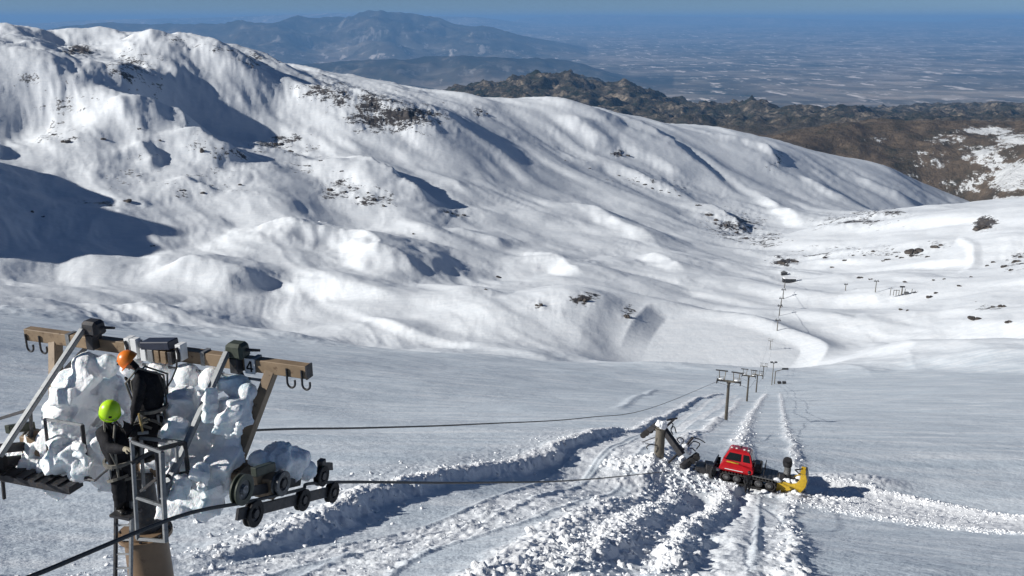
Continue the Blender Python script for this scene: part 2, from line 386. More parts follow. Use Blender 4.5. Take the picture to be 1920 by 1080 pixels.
LAKE_Z = -334.0
def lake_poly():
    P = []
    for px, py in ((1250,599),(1228,625),(1212,655),(1215,688),(1262,703),(1370,712),(1450,706),(1482,688),(1500,655),(1450,632),(1390,612),(1300,598)):
        x, y, z = pdir(px, py); k_ = LAKE_Z / z; P.append((x * k_, y * k_))
    P.append(P[0]); return smooth_poly(np.array(P), 5)
LAKE = lake_poly()
def lake_blend(X, Y):
    """signed distance inside the lake shore"""
    idx, d, t = polydist(X, Y, LAKE, 90)
    x, y = X[idx], Y[idx]; ins = np.zeros(len(idx), bool)
    for (x0, y0), (x1, y1) in zip(LAKE[:-1], LAKE[1:]):
        c = ((y0 > y) != (y1 > y)); xi = x0 + (y - y0) * (x1 - x0) / np.where(y1 == y0, 1e-9, y1 - y0); ins ^= c & (x < xi)
    return idx, np.where(ins, np.abs(d), -np.abs(d))
def height(th, r):
    """full ground: returns z, rubble 0..1"""
    rho = np.log(r); X = r * np.sin(th); Y = r * np.cos(th)
    z = base_s(th, rho) * r
    far = sstep(math.log(560), math.log(900), rho)
    f2 = sstep(math.log(300), math.log(600), rho)
    # drifts and spurs
    wx = 30 * noise2(X / 160, Y / 160, 3); wy = 30 * noise2(X / 160, Y / 160, 9)
    jag = fbm2(X / 60, Y / 60, 3, 17)
    for P, h, wl, wr in FARP:
        reach = 1.8 * max(wl, wr)
        idx, d, t = polydist(X, Y, P, reach)
        d = d + jag[idx] * min(wl, wr) * (0.3 if wl < wr else 0.16)
        def side(q): return np.where(q < 0.85, 1 - q, 0.15 * np.exp(-(q - 0.85) / 0.15))
        g = np.where(d < 0, side(-d / wl), side(d / wr))
        z[idx] += h * g * taper(t, 0.3) * far[idx]
    # wind and drainage relief, drawn out along the fall line of the valley
    ex, ey = 0.62, -0.785
    a = (X + wx) * ex + (Y + wy) * ey; b = -(X + wx) * ey + (Y + wy) * ex
    up = sstep(-420, -60, z)                            # rougher towards the crest
    n = 16 * noise2(a / 640, b / 230, 21) + 8.5 * noise2(a / 360, b / 115, 22) + 2.6 * noise2(a / 240, b / 60, 23) + 0.6 * noise2(a / 120, b / 30, 24)
    n = n + 0.3 * noise2(a / 50, b / 16, 25)
    flatb = np.exp(-(((X - 205) / 140) ** 2 + ((Y - 890) / 120) ** 2))     # the snowed-in lake
    z = z + n * far * (0.75 + 0.7 * up) * (1 - 0.95 * flatb)
    mid = far * (1 - sstep(1900, 2500, r)) * (1 - 0.95 * flatb)
    hum = np.abs(noise2((X + wx) / 250, (Y + wy) / 210, 47)); z = z + mid * (13 * hum + 5 * np.abs(noise2(X / 110 + 5, Y / 95, 48)) * (0.3 + hum))
    z = z + 45 * noise2(X / 150, Y / 110, 49) * sstep(-820, -1000, X) * sstep(700, 900, Y) * (1 - sstep(1500, 1800, Y))
    cr = ridged2(a / 210 + 3, b / 90, 5, 30, 0.55)
    z = z + far * up * 6.5 * cr
    sa_ = ridged2(a / 300 + 0.3 * noise2(X / 90, Y / 90, 41), b / 85, 4, 36, 0.5)
    z = z + far * 2.8 * sa_ * (1 - 0.95 * flatb) * (0.5 + 0.8 * np.clip(noise2(X / 500, Y / 400, 43) + 0.4, 0, 1))
    hx = np.maximum(0, noise2(a / 260, b / 52, 45)) ; z = z + far * 4.5 * hx * hx * (1 - 0.95 * flatb)
    il, dl = lake_blend(X, Y); wl_ = sstep(-75, 3, dl); z[il] = z[il] * (1 - wl_) + LAKE_Z * wl_
    q_ = np.clip(-dl, 0, 200); z[il] += np.where(dl < 0, 8 * np.minimum(q_ / 26, 1) * np.exp(-np.maximum(0, q_ - 26) / 28), 0) * sstep(850, 960, Y[il] + 0.5 * X[il] - 60)
    # near slope: long soft swells, then wind crust
    nz = sstep(math.log(18), math.log(60), rho) * (1 - 0.6 * far)
    z = z + nz * (0.9 * noise2(X / 60, Y / 45, 31) + 0.35 * noise2(X / 22, Y / 14, 32) + 2.2 * f2 * noise2(X / 140, Y / 90, 33))
    near = r < 420
    rub = np.zeros(len(r)); flat = np.zeros(len(r))
    dz, rb, fl = near_shape(X[near], Y[near]); rub[near] = rb; flat[near] = fl
    z[near] += dz
    crust = (1 - 0.85 * flat) * (1 - sstep(math.log(150), math.log(600), rho))
    sa, sb = X * 0.96 + Y * 0.28, -X * 0.28 + Y * 0.96
    z = z + crust * (0.03 * (0.4 + np.clip(noise2(sa / 16, sb / 7, 58) * 1.6, 0, 1)) * fbm2(sa / 2.4, sb / 0.9, 3, 50) + 0.045 * np.maximum(0, noise2(sa / 9, sb / 3.2, 54)) * noise2(sa / 0.9, sb / 0.5, 55))
    # lumps of thrown snow
    m = rub > 0.03
    x, y = X[m], Y[m]
    z[m] += rub[m] * (0.15 * np.abs(fbm2(x / 0.8, y / 0.8, 3, 60)) + 0.10 * fbm2(x / 0.33, y / 0.33, 2, 66))
    return z, rub

NU, NV = 960, 860
th_f = np.linspace(R(-37.5), R(37.5), NU - 100)
th_l = R(-37.5) - np.cumsum(np.linspace(0.2, 3.0, 50)) * R(62) / np.linspace(0.2, 3.0, 50).sum()
THG = np.concatenate([th_l[::-1], th_f, -th_l])
RHG = np.concatenate([np.linspace(math.log(7), math.log(17.5), 40, endpoint=False), np.linspace(math.log(17.5), math.log(4300), NV - 40)])
TH, RH = np.meshgrid(THG, RHG)
rr = np.exp(RH).reshape(-1); tt = TH.reshape(-1)
ZT, RUB = height(tt, rr)
XT, YT = rr * np.sin(tt), rr * np.cos(tt)
ZG = ZT.reshape(NV, NU)
def ground_z(x, y):
    """bilinear height of the built ground"""
    th = math.atan2(x, y); rho = math.log(math.hypot(x, y))
    i = int(np.clip(np.searchsorted(THG, th) - 1, 0, NU - 2)); j = int(np.clip(np.searchsorted(RHG, rho) - 1, 0, NV - 2))
    f = (th - THG[i]) / (THG[i + 1] - THG[i]); g = (rho - RHG[j]) / (RHG[j + 1] - RHG[j])
    return float((ZG[j, i] * (1 - f) + ZG[j, i + 1] * f) * (1 - g) + (ZG[j + 1, i] * (1 - f) + ZG[j + 1, i + 1] * f) * g)
def hit_px(px, py, rmin=13.0):
    """world point of the built ground under a pixel"""
    th, s = pts(px, py); i = int(np.clip(np.searchsorted(THG, th) - 1, 0, NU - 2)); f = (th - THG[i]) / (THG[i + 1] - THG[i])
    S = (ZG[:, i] * (1 - f) + ZG[:, i + 1] * f) / np.exp(RHG)
    k = np.argmax((S >= s) & (RHG > math.log(rmin)))
    if k == 0: k = int(np.argmax(S))
    g = (s - S[k - 1]) / (S[k] - S[k - 1]) if S[k] != S[k - 1] else 0
    r = math.exp(RHG[k - 1] + np.clip(g, 0, 1) * (RHG[k] - RHG[k - 1]))
    return Vector((r * math.sin(th), r * math.cos(th), float(s) * r))

# where rock breaks through: pixel ellipses (x, y, half width, half height, strength)
ROCK = [(620,175,70,22,0.75),(740,220,85,30,1.0),(690,195,70,25,0.8),(480,110,60,26,0.5),(400,90,50,22,0.45),(150,95,40,12,0.9),(330,75,40,20,0.35),
 (250,120,60,30,0.6),(520,270,50,16,0.75),(640,355,50,26,0.7),(700,370,60,22,0.55),(560,290,60,40,0.4),(430,320,90,60,0.35),(240,330,60,30,0.45),(110,255,60,30,0.5),(210,380,60,25,0.4),
 (130,190,50,40,0.35),(350,360,60,30,0.4),(450,350,60,20,0.4),(850,400,40,14,0.5),(380,270,25,20,0.6),
 (1380,425,60,30,0.75),(1470,490,26,12,0.95),(1430,450,50,22,0.6),(1340,405,40,16,0.5),(1450,300,22,24,0.5),(1250,350,60,14,0.45),(900,210,16,10,0.7),(1160,288,16,6,0.9),
 (1090,560,30,12,0.9),(1010,570,18,12,0.7),(1175,590,18,16,0.7),(1050,590,20,12,0.4),(1600,415,100,16,0.6),(1650,400,70,8,0.7),(1850,420,26,14,1.0),(1720,470,30,14,0.6),(1760,460,30,10,0.5),
 (1900,490,40,24,0.55),(1620,470,150,14,0.45),(1560,480,100,10,0.45),(1850,570,60,12,0.4),(560,45,20,10,0.4),(260,300,40,20,0.4),(600,150,60,20,0.4),(1200,340,80,12,0.35)]
def px_of(X, Y, Z):
    d = Y * CP - Z * SP; return 960 + FPX * X / d, 540 - FPX * (Y * SP + Z * CP) / d
PXT, PYT = px_of(XT, YT, ZT)
ROCKD = np.zeros(len(rr))
fm = rr > 620
for (cx, cy, ax, ay, k) in ROCK:
    q = np.exp(-0.5 * (((PXT - cx) / (ax * 0.8)) ** 2 + ((PYT - cy) / (ay * 0.8)) ** 2)); ROCKD = np.maximum(ROCKD, np.where(fm, q * k, 0))
dzr = np.gradient(ZG, axis=0) / np.gradient(np.exp(RHG))[:, None]
dzt = np.gradient(ZG, axis=1) / (np.gradient(THG)[None, :] * np.exp(RHG)[:, None])
STEEP = np.hypot(dzr, dzt).reshape(-1)
ROCKD = np.clip(ROCKD * 0.9 + 0.22 * sstep(0.45, 0.95, STEEP) * fm, 0, 1)
# rock stands proud and broken
m = ROCKD > 0.12
ZT[m] += (ROCKD[m] ** 1.5) * np.clip(rr[m] / 2200, 0.3, 1.3) * (9 * np.abs(fbm2(XT[m] / 26, YT[m] / 26, 4, 80, 0.6)) )
me = grid_mesh('terrain', np.c_[XT, YT, ZT], NU, NV)
FRESH = np.clip(RUB * 1.3, 0, 1)
idx, d, t = polydist(XT, YT, BLOW, 14)                  # the wide band thrown out by the blower
idx2, d2, t2 = polydist(XT, YT, BLOW2, 14)
D1 = np.full(len(XT), -99.0); D1[idx] = d; D2 = np.full(len(XT), 99.0); D2[idx2] = d2
FRESH = np.maximum(FRESH, sstep(-0.8, 0.2, D1 + 0.5 * noise2(XT, YT, 71)) * sstep(0.9, -0.3, D2 + 0.5 * noise2(XT, YT, 72)))
for P, hw in TREADS:
    idx, d, t = polydist(XT, YT, P, 3); FRESH[idx] = np.maximum(FRESH[idx], 0.75 * sstep(hw + 0.4, hw - 0.3, np.abs(d)))
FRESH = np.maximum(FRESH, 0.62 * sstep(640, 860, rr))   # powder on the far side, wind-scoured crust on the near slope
set_attr(me, 'rock', ROCKD); set_attr(me, 'fresh', FRESH)

k = NT('snow_slope')
co = k.co()
rk = k.attr('rock')
n1 = k.noise(co, 0.022, 9, 0.65); n2 = k.noise(co, 0.4, 4, 0.6); n3 = k.noise(co, 0.13, 6, 0.7)
fac = k.math('ADD', k.math('MULTIPLY', rk, 0.8), k.math('ADD', k.math('MULTIPLY', n1, 1.7), k.math('MULTIPLY', n3, 1.3)))
fac = k.math('MULTIPLY', k.math('SUBTRACT', fac, 1.93), 9.0, clamp=True)
gate = k.math('MULTIPLY', k.math('SUBTRACT', rk, 0.10), 12.0, clamp=True)
fac = k.math('MULTIPLY', fac, gate)
rockc = k.ramp(k.noise(co, 0.12, 5), [(0.3, (0.035, 0.032, 0.033)), (0.55, (0.085, 0.075, 0.07)), (0.75, (0.16, 0.135, 0.115))])
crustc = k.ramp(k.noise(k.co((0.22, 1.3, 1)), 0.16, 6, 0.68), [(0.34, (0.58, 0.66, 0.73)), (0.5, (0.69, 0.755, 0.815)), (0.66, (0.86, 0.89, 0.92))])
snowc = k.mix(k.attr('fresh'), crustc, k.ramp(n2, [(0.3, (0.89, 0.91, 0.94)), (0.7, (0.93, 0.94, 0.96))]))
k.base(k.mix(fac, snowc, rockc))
k.set(Roughness=0.62, Specular_IOR_Level=0.25)
b1 = k.bump(k.noise(co, 0.05, 9, 0.66), 0.22, 6.0)
b2 = k.bump(k.noise(k.co((1.0, 2.2, 1)), 1.3, 5, 0.6), 0.2, 0.15, b1)
pt = k.math('MULTIPLY', k.math('SUBTRACT', k.noise(k.co((0.6, 1.5, 1)), 0.07, 4, 0.6), 0.40), 3.2, clamp=True)
for nd in k.t.nodes:
    if nd.type == 'BUMP' and abs(nd.inputs['Distance'].default_value - 0.15) < 1e-6: k.l(k.math('MULTIPLY', pt, 0.38), nd.inputs['Strength'])
k.normal(b2)
SNOW_SLOPE = k.m
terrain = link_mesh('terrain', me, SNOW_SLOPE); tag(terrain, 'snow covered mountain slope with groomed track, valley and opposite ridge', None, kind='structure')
# ------------------------------------------------------------------ brown foothills beyond the snow
FH = [ # pixel, Y
 (1420,262,4700),(1500,246,5000),(1600,240,5300),(1700,240,5450),(1790,240,5300),(1840,235,5000),(1920,250,4500),
 (1450,300,4300),(1560,290,4500),(1700,290,4550),(1850,290,4300),(1920,310,3900),(1700,345,4250),(1790,390,4100),(1900,380,3700),
 (1040,141,9500),(1000,147,9300),(1120,150,9800),(1180,160,9800),(1240,190,9500),(870,188,8600),(950,172,8800),
 (1300,200,9000),(1380,222,8200),(1430,192,8500),(1470,208,8600),(1530,214,8700),(1610,208,8000),(1680,222,8500),(1780,214,9000),(1880,208,8600),(1920,218,8200),
 (1330,232,7000),(1450,235,6800),(1560,230,6900),(1700,232,7300),(1850,225,7000),(1100,190,8300),(950,186,8000),(800,188,9000),
 (1040,165,13000),(1300,215,12500),(1500,212,12500),(1700,212,12500),(1900,210,12500),(860,190,12500)]
FHW = [(-4000,6000,-1200),(-2500,4600,-900),(0,5200,-900),(1500,5300,-900),(-3000,9000,-1500),(-6000,13000,-1850),(-2000,14500,-1850),(6000,14500,-1880),(12000,10000,-1800),(6000,6000,-1000),
 (5500,4000,-700),(9000,6000,-1300),(0,12500,-1750),(3000,15500,-1900),(-6000,7000,-1500)]
fp = []
for px, py, Y in FH:
    v = at(px, py, Y); fp.append((v.x, v.y, v.z))
fp = np.array(fp + FHW) / 1000.0
n_ = len(fp)
K_ = _U((fp[:, None, 0] - fp[None, :, 0]) ** 2 + (fp[:, None, 1] - fp[None, :, 1]) ** 2) + 1e-3 * np.eye(n_)
P_ = np.c_[np.ones(n_), fp[:, :2]]
W_ = np.linalg.solve(np.block([[K_, P_], [P_.T, np.zeros((3, 3))]]), np.r_[fp[:, 2], 0, 0, 0])
nu, nv = 520, 300
th = np.linspace(R(-45), R(50), nu); rh = np.linspace(math.log(4000), math.log(17000), nv)
TH2, RH2 = np.meshgrid(th, rh); r2 = np.exp(RH2).reshape(-1); t2 = TH2.reshape(-1); x2 = r2 * np.sin(t2); y2 = r2 * np.cos(t2)
q = np.c_[x2, y2] / 1000.0
z2 = np.empty(len(q))
for a in range(0, len(q), 60000):
    d2 = (q[a:a + 60000, None, 0] - fp[None, :, 0]) ** 2 + (q[a:a + 60000, None, 1] - fp[None, :, 1]) ** 2
    z2[a:a + 60000] = _U(d2) @ W_[:n_] + W_[n_] + q[a:a + 60000] @ W_[n_ + 1:]
z2 *= 1000
hill = sstep(6200, 7500, r2) * sstep(-1800, -1100, z2)
z2 = z2 + (0.35 + hill) * 70 * ridged2(x2 / 620, y2 / 620, 6, 90, 0.62) * sstep(-1900, -1300, z2) + 12 * fbm2(x2 / 220, y2 / 220, 4, 97) - 50 * hill
z2 = np.where(r2 > 14500, z2 - (r2 - 14500) * 0.35, z2)
px2, py2 = px_of(x2, y2, z2)
snowd = np.zeros(len(r2))
for (cx, cy, ax, ay, kk) in [(1900,330,70,40,1.0),(1850,290,60,26,0.85),(1780,262,50,16,0.7),(1850,245,60,10,1.0),(1900,262,50,16,0.9),(1700,330,60,30,0.5),(1800,350,90,30,0.62),(1640,262,40,12,0.55),(1740,300,70,30,0.55),(1600,290,60,20,0.3),(1900,380,60,20,0.9)]:
    snowd = np.maximum(snowd, np.where(r2 < 6000, kk * np.exp(-0.5 * (((px2 - cx) / (ax * .75)) ** 2 + ((py2 - cy) / (ay * .75)) ** 2)), 0))
me = grid_mesh('foothills', np.c_[x2, y2, z2], nu, nv); set_attr(me, 'snow', snowd)
set_attr(me, 'crag', hill)
k = NT('foothill_ground'); co = k.co()
nz = k.math('ADD', k.math('MULTIPLY', k.noise(k.co((1, 0.45, 1), (0, 0, 0.6)), 0.028, 8, 0.7), 1.3), k.math('MULTIPLY', k.noise(co, 0.09, 5, 0.7), 0.5))
sfac = k.math('MULTIPLY', k.math('SUBTRACT', k.math('ADD', k.math('MULTIPLY', k.attr('snow'), 0.62), nz), 1.28), 12.0, clamp=True)
earth = k.ramp(k.noise(co, 0.007, 8, 0.7), [(0.32, (0.05, 0.048, 0.032)), (0.5, (0.13, 0.10, 0.07)), (0.68, (0.24, 0.18, 0.125))])
crag = k.ramp(k.noise(co, 0.006, 8, 0.7), [(0.40, (0.025, 0.032, 0.02)), (0.53, (0.10, 0.085, 0.065)), (0.64, (0.36, 0.30, 0.23))])
sfac = k.math('MULTIPLY', sfac, k.math('MULTIPLY', k.attr('snow'), 6.0, clamp=True))
k.base(k.mix(sfac, k.mix(k.attr('crag'), earth, crag), (0.86, 0.88, 0.9)))
k.set(Roughness=0.9, Specular_IOR_Level=0.1)
k.normal(k.bump(k.noise(co, 0.01, 8, 0.7), 1.0, 70.0))
tag(link_mesh('foothills', me, k.m), 'brown foothills and rocky hills with patches of snow', None, kind='structure')

# ------------------------------------------------------------------ the plain out to the horizon and the far range
nu, nv = 560, 320
th = np.linspace(R(-60), R(60), nu); rh = np.linspace(math.log(9000), math.log(150000), nv)
TH3, RH3 = np.meshgrid(th, rh); r3 = np.exp(RH3).reshape(-1); t3 = TH3.reshape(-1); x3 = r3 * np.sin(t3); y3 = r3 * np.cos(t3)
z3 = -1900 + 1350 * sstep(30000, 150000, r3) + 40 * fbm2(x3 / 5200, y3 / 5200, 4, 120) + sstep(35000, 80000, r3) * 130 * fbm2(x3 / 14000, y3 / 9000, 4, 125)
px3, py3 = px_of(x3, y3, z3)
def prange(skyline, r0, wdt, rough, seed):
    """a mountain range whose crest is seen along the skyline pixels at distance about r0"""
    a = np.array(skyline, float); tq, sq = pts(a[:, 0], a[:, 1]); o = np.argsort(tq)
    s = np.interp(t3, tq[o], sq[o], left=-.2, right=-.2)
    crest = s * r0
    d = (r3 - r0 - 0.10 * r0 * noise2(t3 * 9, t3 * 0 + seed, seed)) / wdt
    f = np.where(np.abs(d) < 1, (1 - np.abs(d)) ** 1.2, 0)
    base = z3
    add = np.where(s > -0.19, (crest - base) * f, 0)
    return np.maximum(add, 0) * (1 + rough * ridged2(x3 / (wdt * .35), y3 / (wdt * .35), 5, seed, 0.55) * (1 - f * .85)), f * (s > -0.19)
fo = np.zeros(len(r3))
a1, f1 = prange([(-300,75),(-100,50),(60,62),(120,54),(210,46),(280,50),(350,48),(420,46),(450,40),(480,45),(560,36),(640,34),(690,26),(720,21),(760,26),(800,34),(850,44),(900,50),(960,62),(1040,80),(1100,95)], 52000, 12000, 0.9, 130)
a2, f2_ = prange([(100,170),(300,130),(430,130),(500,124),(600,118),(700,114),(780,110),(860,107),(960,109),(1040,115),(1100,126),(1140,138),(1200,158),(1260,188)], 30000, 5200, 0.7, 140)
a3, f3 = prange([(900,60),(980,34),(1080,27),(1200,29),(1320,31),(1450,33),(1560,36),(1700,40),(1790,42),(1830,35),(1870,33),(1930,36),(2100,45)], 138000, 11000, 0.1, 150)
a4, f4 = prange([(-200,64),(150,38),(420,32),(500,28),(620,25),(900,32),(1000,45),(1100,60)], 110000, 12000, 0.2, 160)
z3 = z3 + a1 + a2 + a3 + a4
fo = np.maximum(np.maximum(f1 ** .5 * 0.9, f2_ ** .5), 0)
me = grid_mesh('plain', np.c_[x3, y3, z3], nu, nv); set_attr(me, 'wood', fo)
k = NT('plain_fields'); co = k.co(kind='Object')
v = k.n('ShaderNodeTexVoronoi'); v.inputs['Scale'].default_value = 0.00095
mp = k.co((1, 1, 0)); wob = k.n('ShaderNodeTexNoise'); wob.inputs['Scale'].default_value = 0.0006; k.l(mp, wob.inputs[0])
add = k.n('ShaderNodeVectorMath', operation='MULTIPLY_ADD'); k.l(wob.outputs['Color'], add.inputs[0]); add.inputs[1].default_value = (900, 900, 0); k.l(mp, add.inputs[2])
k.l(add.outputs[0], v.inputs['Vector'])
sep = k.n('ShaderNodeSeparateColor'); k.l(v.outputs['Color'], sep.inputs[0])
fields = k.ramp(sep.outputs[0], [(0.0, (0.04, 0.05, 0.03)), (0.25, (0.22, 0.18, 0.14)), (0.42, (0.07, 0.08, 0.05)), (0.60, (0.38, 0.30, 0.24)), (0.80, (0.75, 0.66, 0.56))], 'CONSTANT')
big = k.noise(mp, 0.00014, 5, 0.6)
fields = k.mix(k.math('MULTIPLY', k.math('SUBTRACT', big, 0.42), 3.0, clamp=True), k.mix(0.45, fields, (0.035, 0.042, 0.028)), fields)
mott = k.ramp(k.noise(mp, 0.0006, 6, 0.7), [(0.40, (0.025, 0.03, 0.018)), (0.5, (0.12, 0.10, 0.07)), (0.58, (0.42, 0.33, 0.25)), (0.64, (0.75, 0.65, 0.55))])
fields = k.mix(0.5, fields, mott)
wide = k.ramp(k.noise(mp, 0.00013, 6, 0.68), [(0.38, (0.05, 0.055, 0.04)), (0.5, (0.20, 0.165, 0.13)), (0.6, (0.55, 0.46, 0.38))])
fields = k.mix(0.42, fields, wide)
# towns: pale roofs and walls broken up by streets
tn = k.noise(mp, 0.00022, 3, 0.5); grain = k.noise(mp, 0.0022, 4, 0.8)
town = k.math('MULTIPLY', k.math('SUBTRACT', tn, 0.565), 16.0, clamp=True)
tgr = k.math('MULTIPLY', k.math('SUBTRACT', grain, 0.50), 9.0, clamp=True)
roof = k.ramp(k.noise(mp, 0.0013, 3), [(0.35, (0.45, 0.36, 0.30)), (0.6, (0.62, 0.58, 0.54))])
c = k.mix(k.math('MULTIPLY', town, tgr), fields, roof)
grain2 = k.noise(k.co((1, 0.35, 0)), 0.0016, 3, 0.7)
c = k.mix(k.math('MULTIPLY', k.math('SUBTRACT', grain2, 0.575), 14.0, clamp=True), c, (0.85, 0.76, 0.68))
wood = k.ramp(k.noise(mp, 0.0012, 6, 0.7), [(0.40, (0.015, 0.02, 0.012)), (0.56, (0.04, 0.038, 0.028)), (0.7, (0.2, 0.17, 0.13))])
c = k.mix(k.attr('wood'), c, wood)
k.base(c); k.set(Roughness=0.95, Specular_IOR_Level=0.05)
tag(link_mesh('plain', me, k.m), 'wide hazy plain with fields, towns and far mountain range', None, kind='structure')

# ------------------------------------------------------------------ the air
HB = 160000.0
V = [(x, y, z) for z in (-2150.0, 420.0) for x, y in ((-HB, -HB), (HB, -HB), (HB, HB), (-HB, HB))]
F = [(0, 3, 2, 1), (4, 5, 6, 7), (0, 1, 5, 4), (1, 2, 6, 5), (2, 3, 7, 6), (3, 0, 4, 7)]
me = bpy.data.meshes.new('haze'); me.from_pydata(V, [], F)
hm = bpy.data.materials.new('haze'); hm.use_nodes = True; t = hm.node_tree
t.nodes.remove(t.nodes['Principled BSDF'])
pv = t.nodes.new('ShaderNodeVolumePrincipled'); pv.inputs['Color'].default_value = (0.26, 0.54, 1.0, 1); pv.inputs['Density'].default_value = 2.1e-5
pv.inputs['Anisotropy'].default_value = 0.0
t.links.new(pv.outputs[0], t.nodes['Material Output'].inputs['Volume'])
tag(link_mesh('haze', me, hm), 'blue haze over the plain', None, kind='stuff')
# ------------------------------------------------------------------ mesh builder
Zv = Vector((0, 0, 1))
class MB:
    def __init__(s): s.v = []; s.f = []
    def add(s, vs, fs):
        o = len(s.v); s.v += [Vector(p) for p in vs]; s.f += [tuple(o + i for i in f) for f in fs]; return s
    def boxax(s, c, ax, hs, taper_=1.0):
        c = Vector(c); a, b, d = [Vector(x).normalized() for x in ax]
        vs = [c + a * (sx * hs[0] * (taper_ if sz > 0 else 1)) + b * (sy * hs[1] * (taper_ if sz > 0 else 1)) + d * (sz * hs[2]) for sz in (-1, 1) for sx, sy in ((-1, -1), (1, -1), (1, 1), (-1, 1))]
        return s.add(vs, [(0, 3, 2, 1), (4, 5, 6, 7), (0, 1, 5, 4), (1, 2, 6, 5), (2, 3, 7, 6), (3, 0, 4, 7)])
    def box(s, c, size, rz=0.0, taper_=1.0):
        return s.boxax(c, ((math.cos(rz), math.sin(rz), 0), (-math.sin(rz), math.cos(rz), 0), Zv), (size[0] / 2, size[1] / 2, size[2] / 2), taper_)
    def beam(s, p0, p1, w_, h_, up=Zv):
        p0, p1 = Vector(p0), Vector(p1); d = (p1 - p0); L = d.length; d.normalize()
        a = d.cross(Vector(up)); a = a.normalized() if a.length > 1e-4 else Vector((1, 0, 0)); b = a.cross(d)
        return s.boxax((p0 + p1) / 2, (a, d, b), (w_ / 2, L / 2, h_ / 2))
    def path(s, P, r, n=8, caps=True):
        P = [Vector(p) for p in P]; m = len(P); rr_ = r if hasattr(r, '__len__') else [r] * m
        vs = []; prev = None
        for i, p in enumerate(P):
            d = (P[min(i + 1, m - 1)] - P[max(i - 1, 0)]).normalized()
            if prev is None:
                a = d.cross(Zv); a = a.normalized() if a.length > 1e-3 else Vector((1, 0, 0))
            else:
                a = (prev - d * prev.dot(d)).normalized()
            prev = a; b = d.cross(a)
            vs += [p + (a * math.cos(2 * math.pi * k_ / n) + b * math.sin(2 * math.pi * k_ / n)) * rr_[i] for k_ in range(n)]
        fs = [(i * n + k_, i * n + (k_ + 1) % n, (i + 1) * n + (k_ + 1) % n, (i + 1) * n + k_) for i in range(m - 1) for k_ in range(n)]
        if caps: fs += [tuple(range(n - 1, -1, -1)), tuple((m - 1) * n + k_ for k_ in range(n))]
        return s.add(vs, fs)
    def tube(s, p0, p1, r, r1=None, n=12): return s.path([p0, p1], [r, r if r1 is None else r1], n)
    def lathe(s, c, axis, prof, n=24, closed=True):
        """prof: list of (offset along axis, radius); closed ring profile (a wheel) or an open one with capped ends"""
        c = Vector(c); d = Vector(axis).normalized(); a = d.cross(Zv); a = a.normalized() if a.length > 1e-3 else Vector((1, 0, 0)); b = d.cross(a)
        m = len(prof); vs = []
        for o, r in prof: vs += [c + d * o + (a * math.cos(2 * math.pi * k_ / n) + b * math.sin(2 * math.pi * k_ / n)) * r for k_ in range(n)]
        fs = [((i % m) * n + k_, ((i + 1) % m) * n + k_, ((i + 1) % m) * n + (k_ + 1) % n, (i % m) * n + (k_ + 1) % n) for i in range(m if closed else m - 1) for k_ in range(n)]
        if not closed: fs += [tuple(range(n)), tuple((m - 1) * n + k_ for k_ in range(n - 1, -1, -1))]
        return s.add(vs, fs)
    def prism(s, outline, y0, y1, fr=None):
        """outline in the x-z plane, pushed from y0 to y1"""
        n = len(outline); vs = [(x, y0, z) for x, z in outline] + [(x, y1, z) for x, z in outline]
        return s.add(vs, [tuple(range(n)), tuple(range(2 * n - 1, n - 1, -1))] + [(i, i + n, (i + 1) % n + n, (i + 1) % n) for i in range(n)])
    def ball(s, c, r, nu_=12, nv_=8):
        c = Vector(c); r = Vector(r) if hasattr(r, '__len__') else Vector((r, r, r)); vs = [c + Vector((0, 0, -r.z))]
        for j in range(1, nv_):
            f = -math.pi / 2 + math.pi * j / nv_
            vs += [c + Vector((r.x * math.cos(f) * math.cos(2 * math.pi * i / nu_), r.y * math.cos(f) * math.sin(2 * math.pi * i / nu_), r.z * math.sin(f))) for i in range(nu_)]
        vs.append(c + Vector((0, 0, r.z))); t_ = len(vs) - 1
        fs = [(0, 1 + (i + 1) % nu_, 1 + i) for i in range(nu_)]
        for j in range(nv_ - 2): fs += [(1 + j * nu_ + i, 1 + j * nu_ + (i + 1) % nu_, 1 + (j + 1) * nu_ + (i + 1) % nu_, 1 + (j + 1) * nu_ + i) for i in range(nu_)]
        fs += [(t_, 1 + (nv_ - 2) * nu_ + i, 1 + (nv_ - 2) * nu_ + (i + 1) % nu_) for i in range(nu_)]
        return s.add(vs, fs)
    def build(s, name, mat, parent=None, smooth=False, bevel=0.0, label=None, origin=None):
        """vertices are given in the frame of the top thing (rotation-free); parts of parts keep that frame"""
        me = bpy.data.meshes.new(name)
        o3 = Vector(origin) if origin is not None else Vector((0, 0, 0))
        me.from_pydata([tuple(p - o3) for p in s.v], [], s.f)
        bm = bmesh.new(); bm.from_mesh(me); bmesh.ops.recalc_face_normals(bm, faces=bm.faces)
        if bevel > 0:
            try: bmesh.ops.bevel(bm, geom=list(bm.edges), offset=bevel, segments=1, affect='EDGES', clamp_overlap=True)
            except Exception: pass
        bm.to_mesh(me); bm.free()
        o = link_mesh(name, me, mat, parent)
        if smooth:
            me.polygons.foreach_set('use_smooth', np.ones(len(me.polygons), bool))
            try: me.set_sharp_from_angle(angle=R(38))
            except Exception: pass
        if origin is not None and parent is None: o.location = o3
        if label: o['label'] = label
        return o
def copy_tree(o, parent=None):
    c = o.copy(); COL.objects.link(c); c.parent = parent
    for ch in list(o.children): copy_tree(ch, c)
    return c

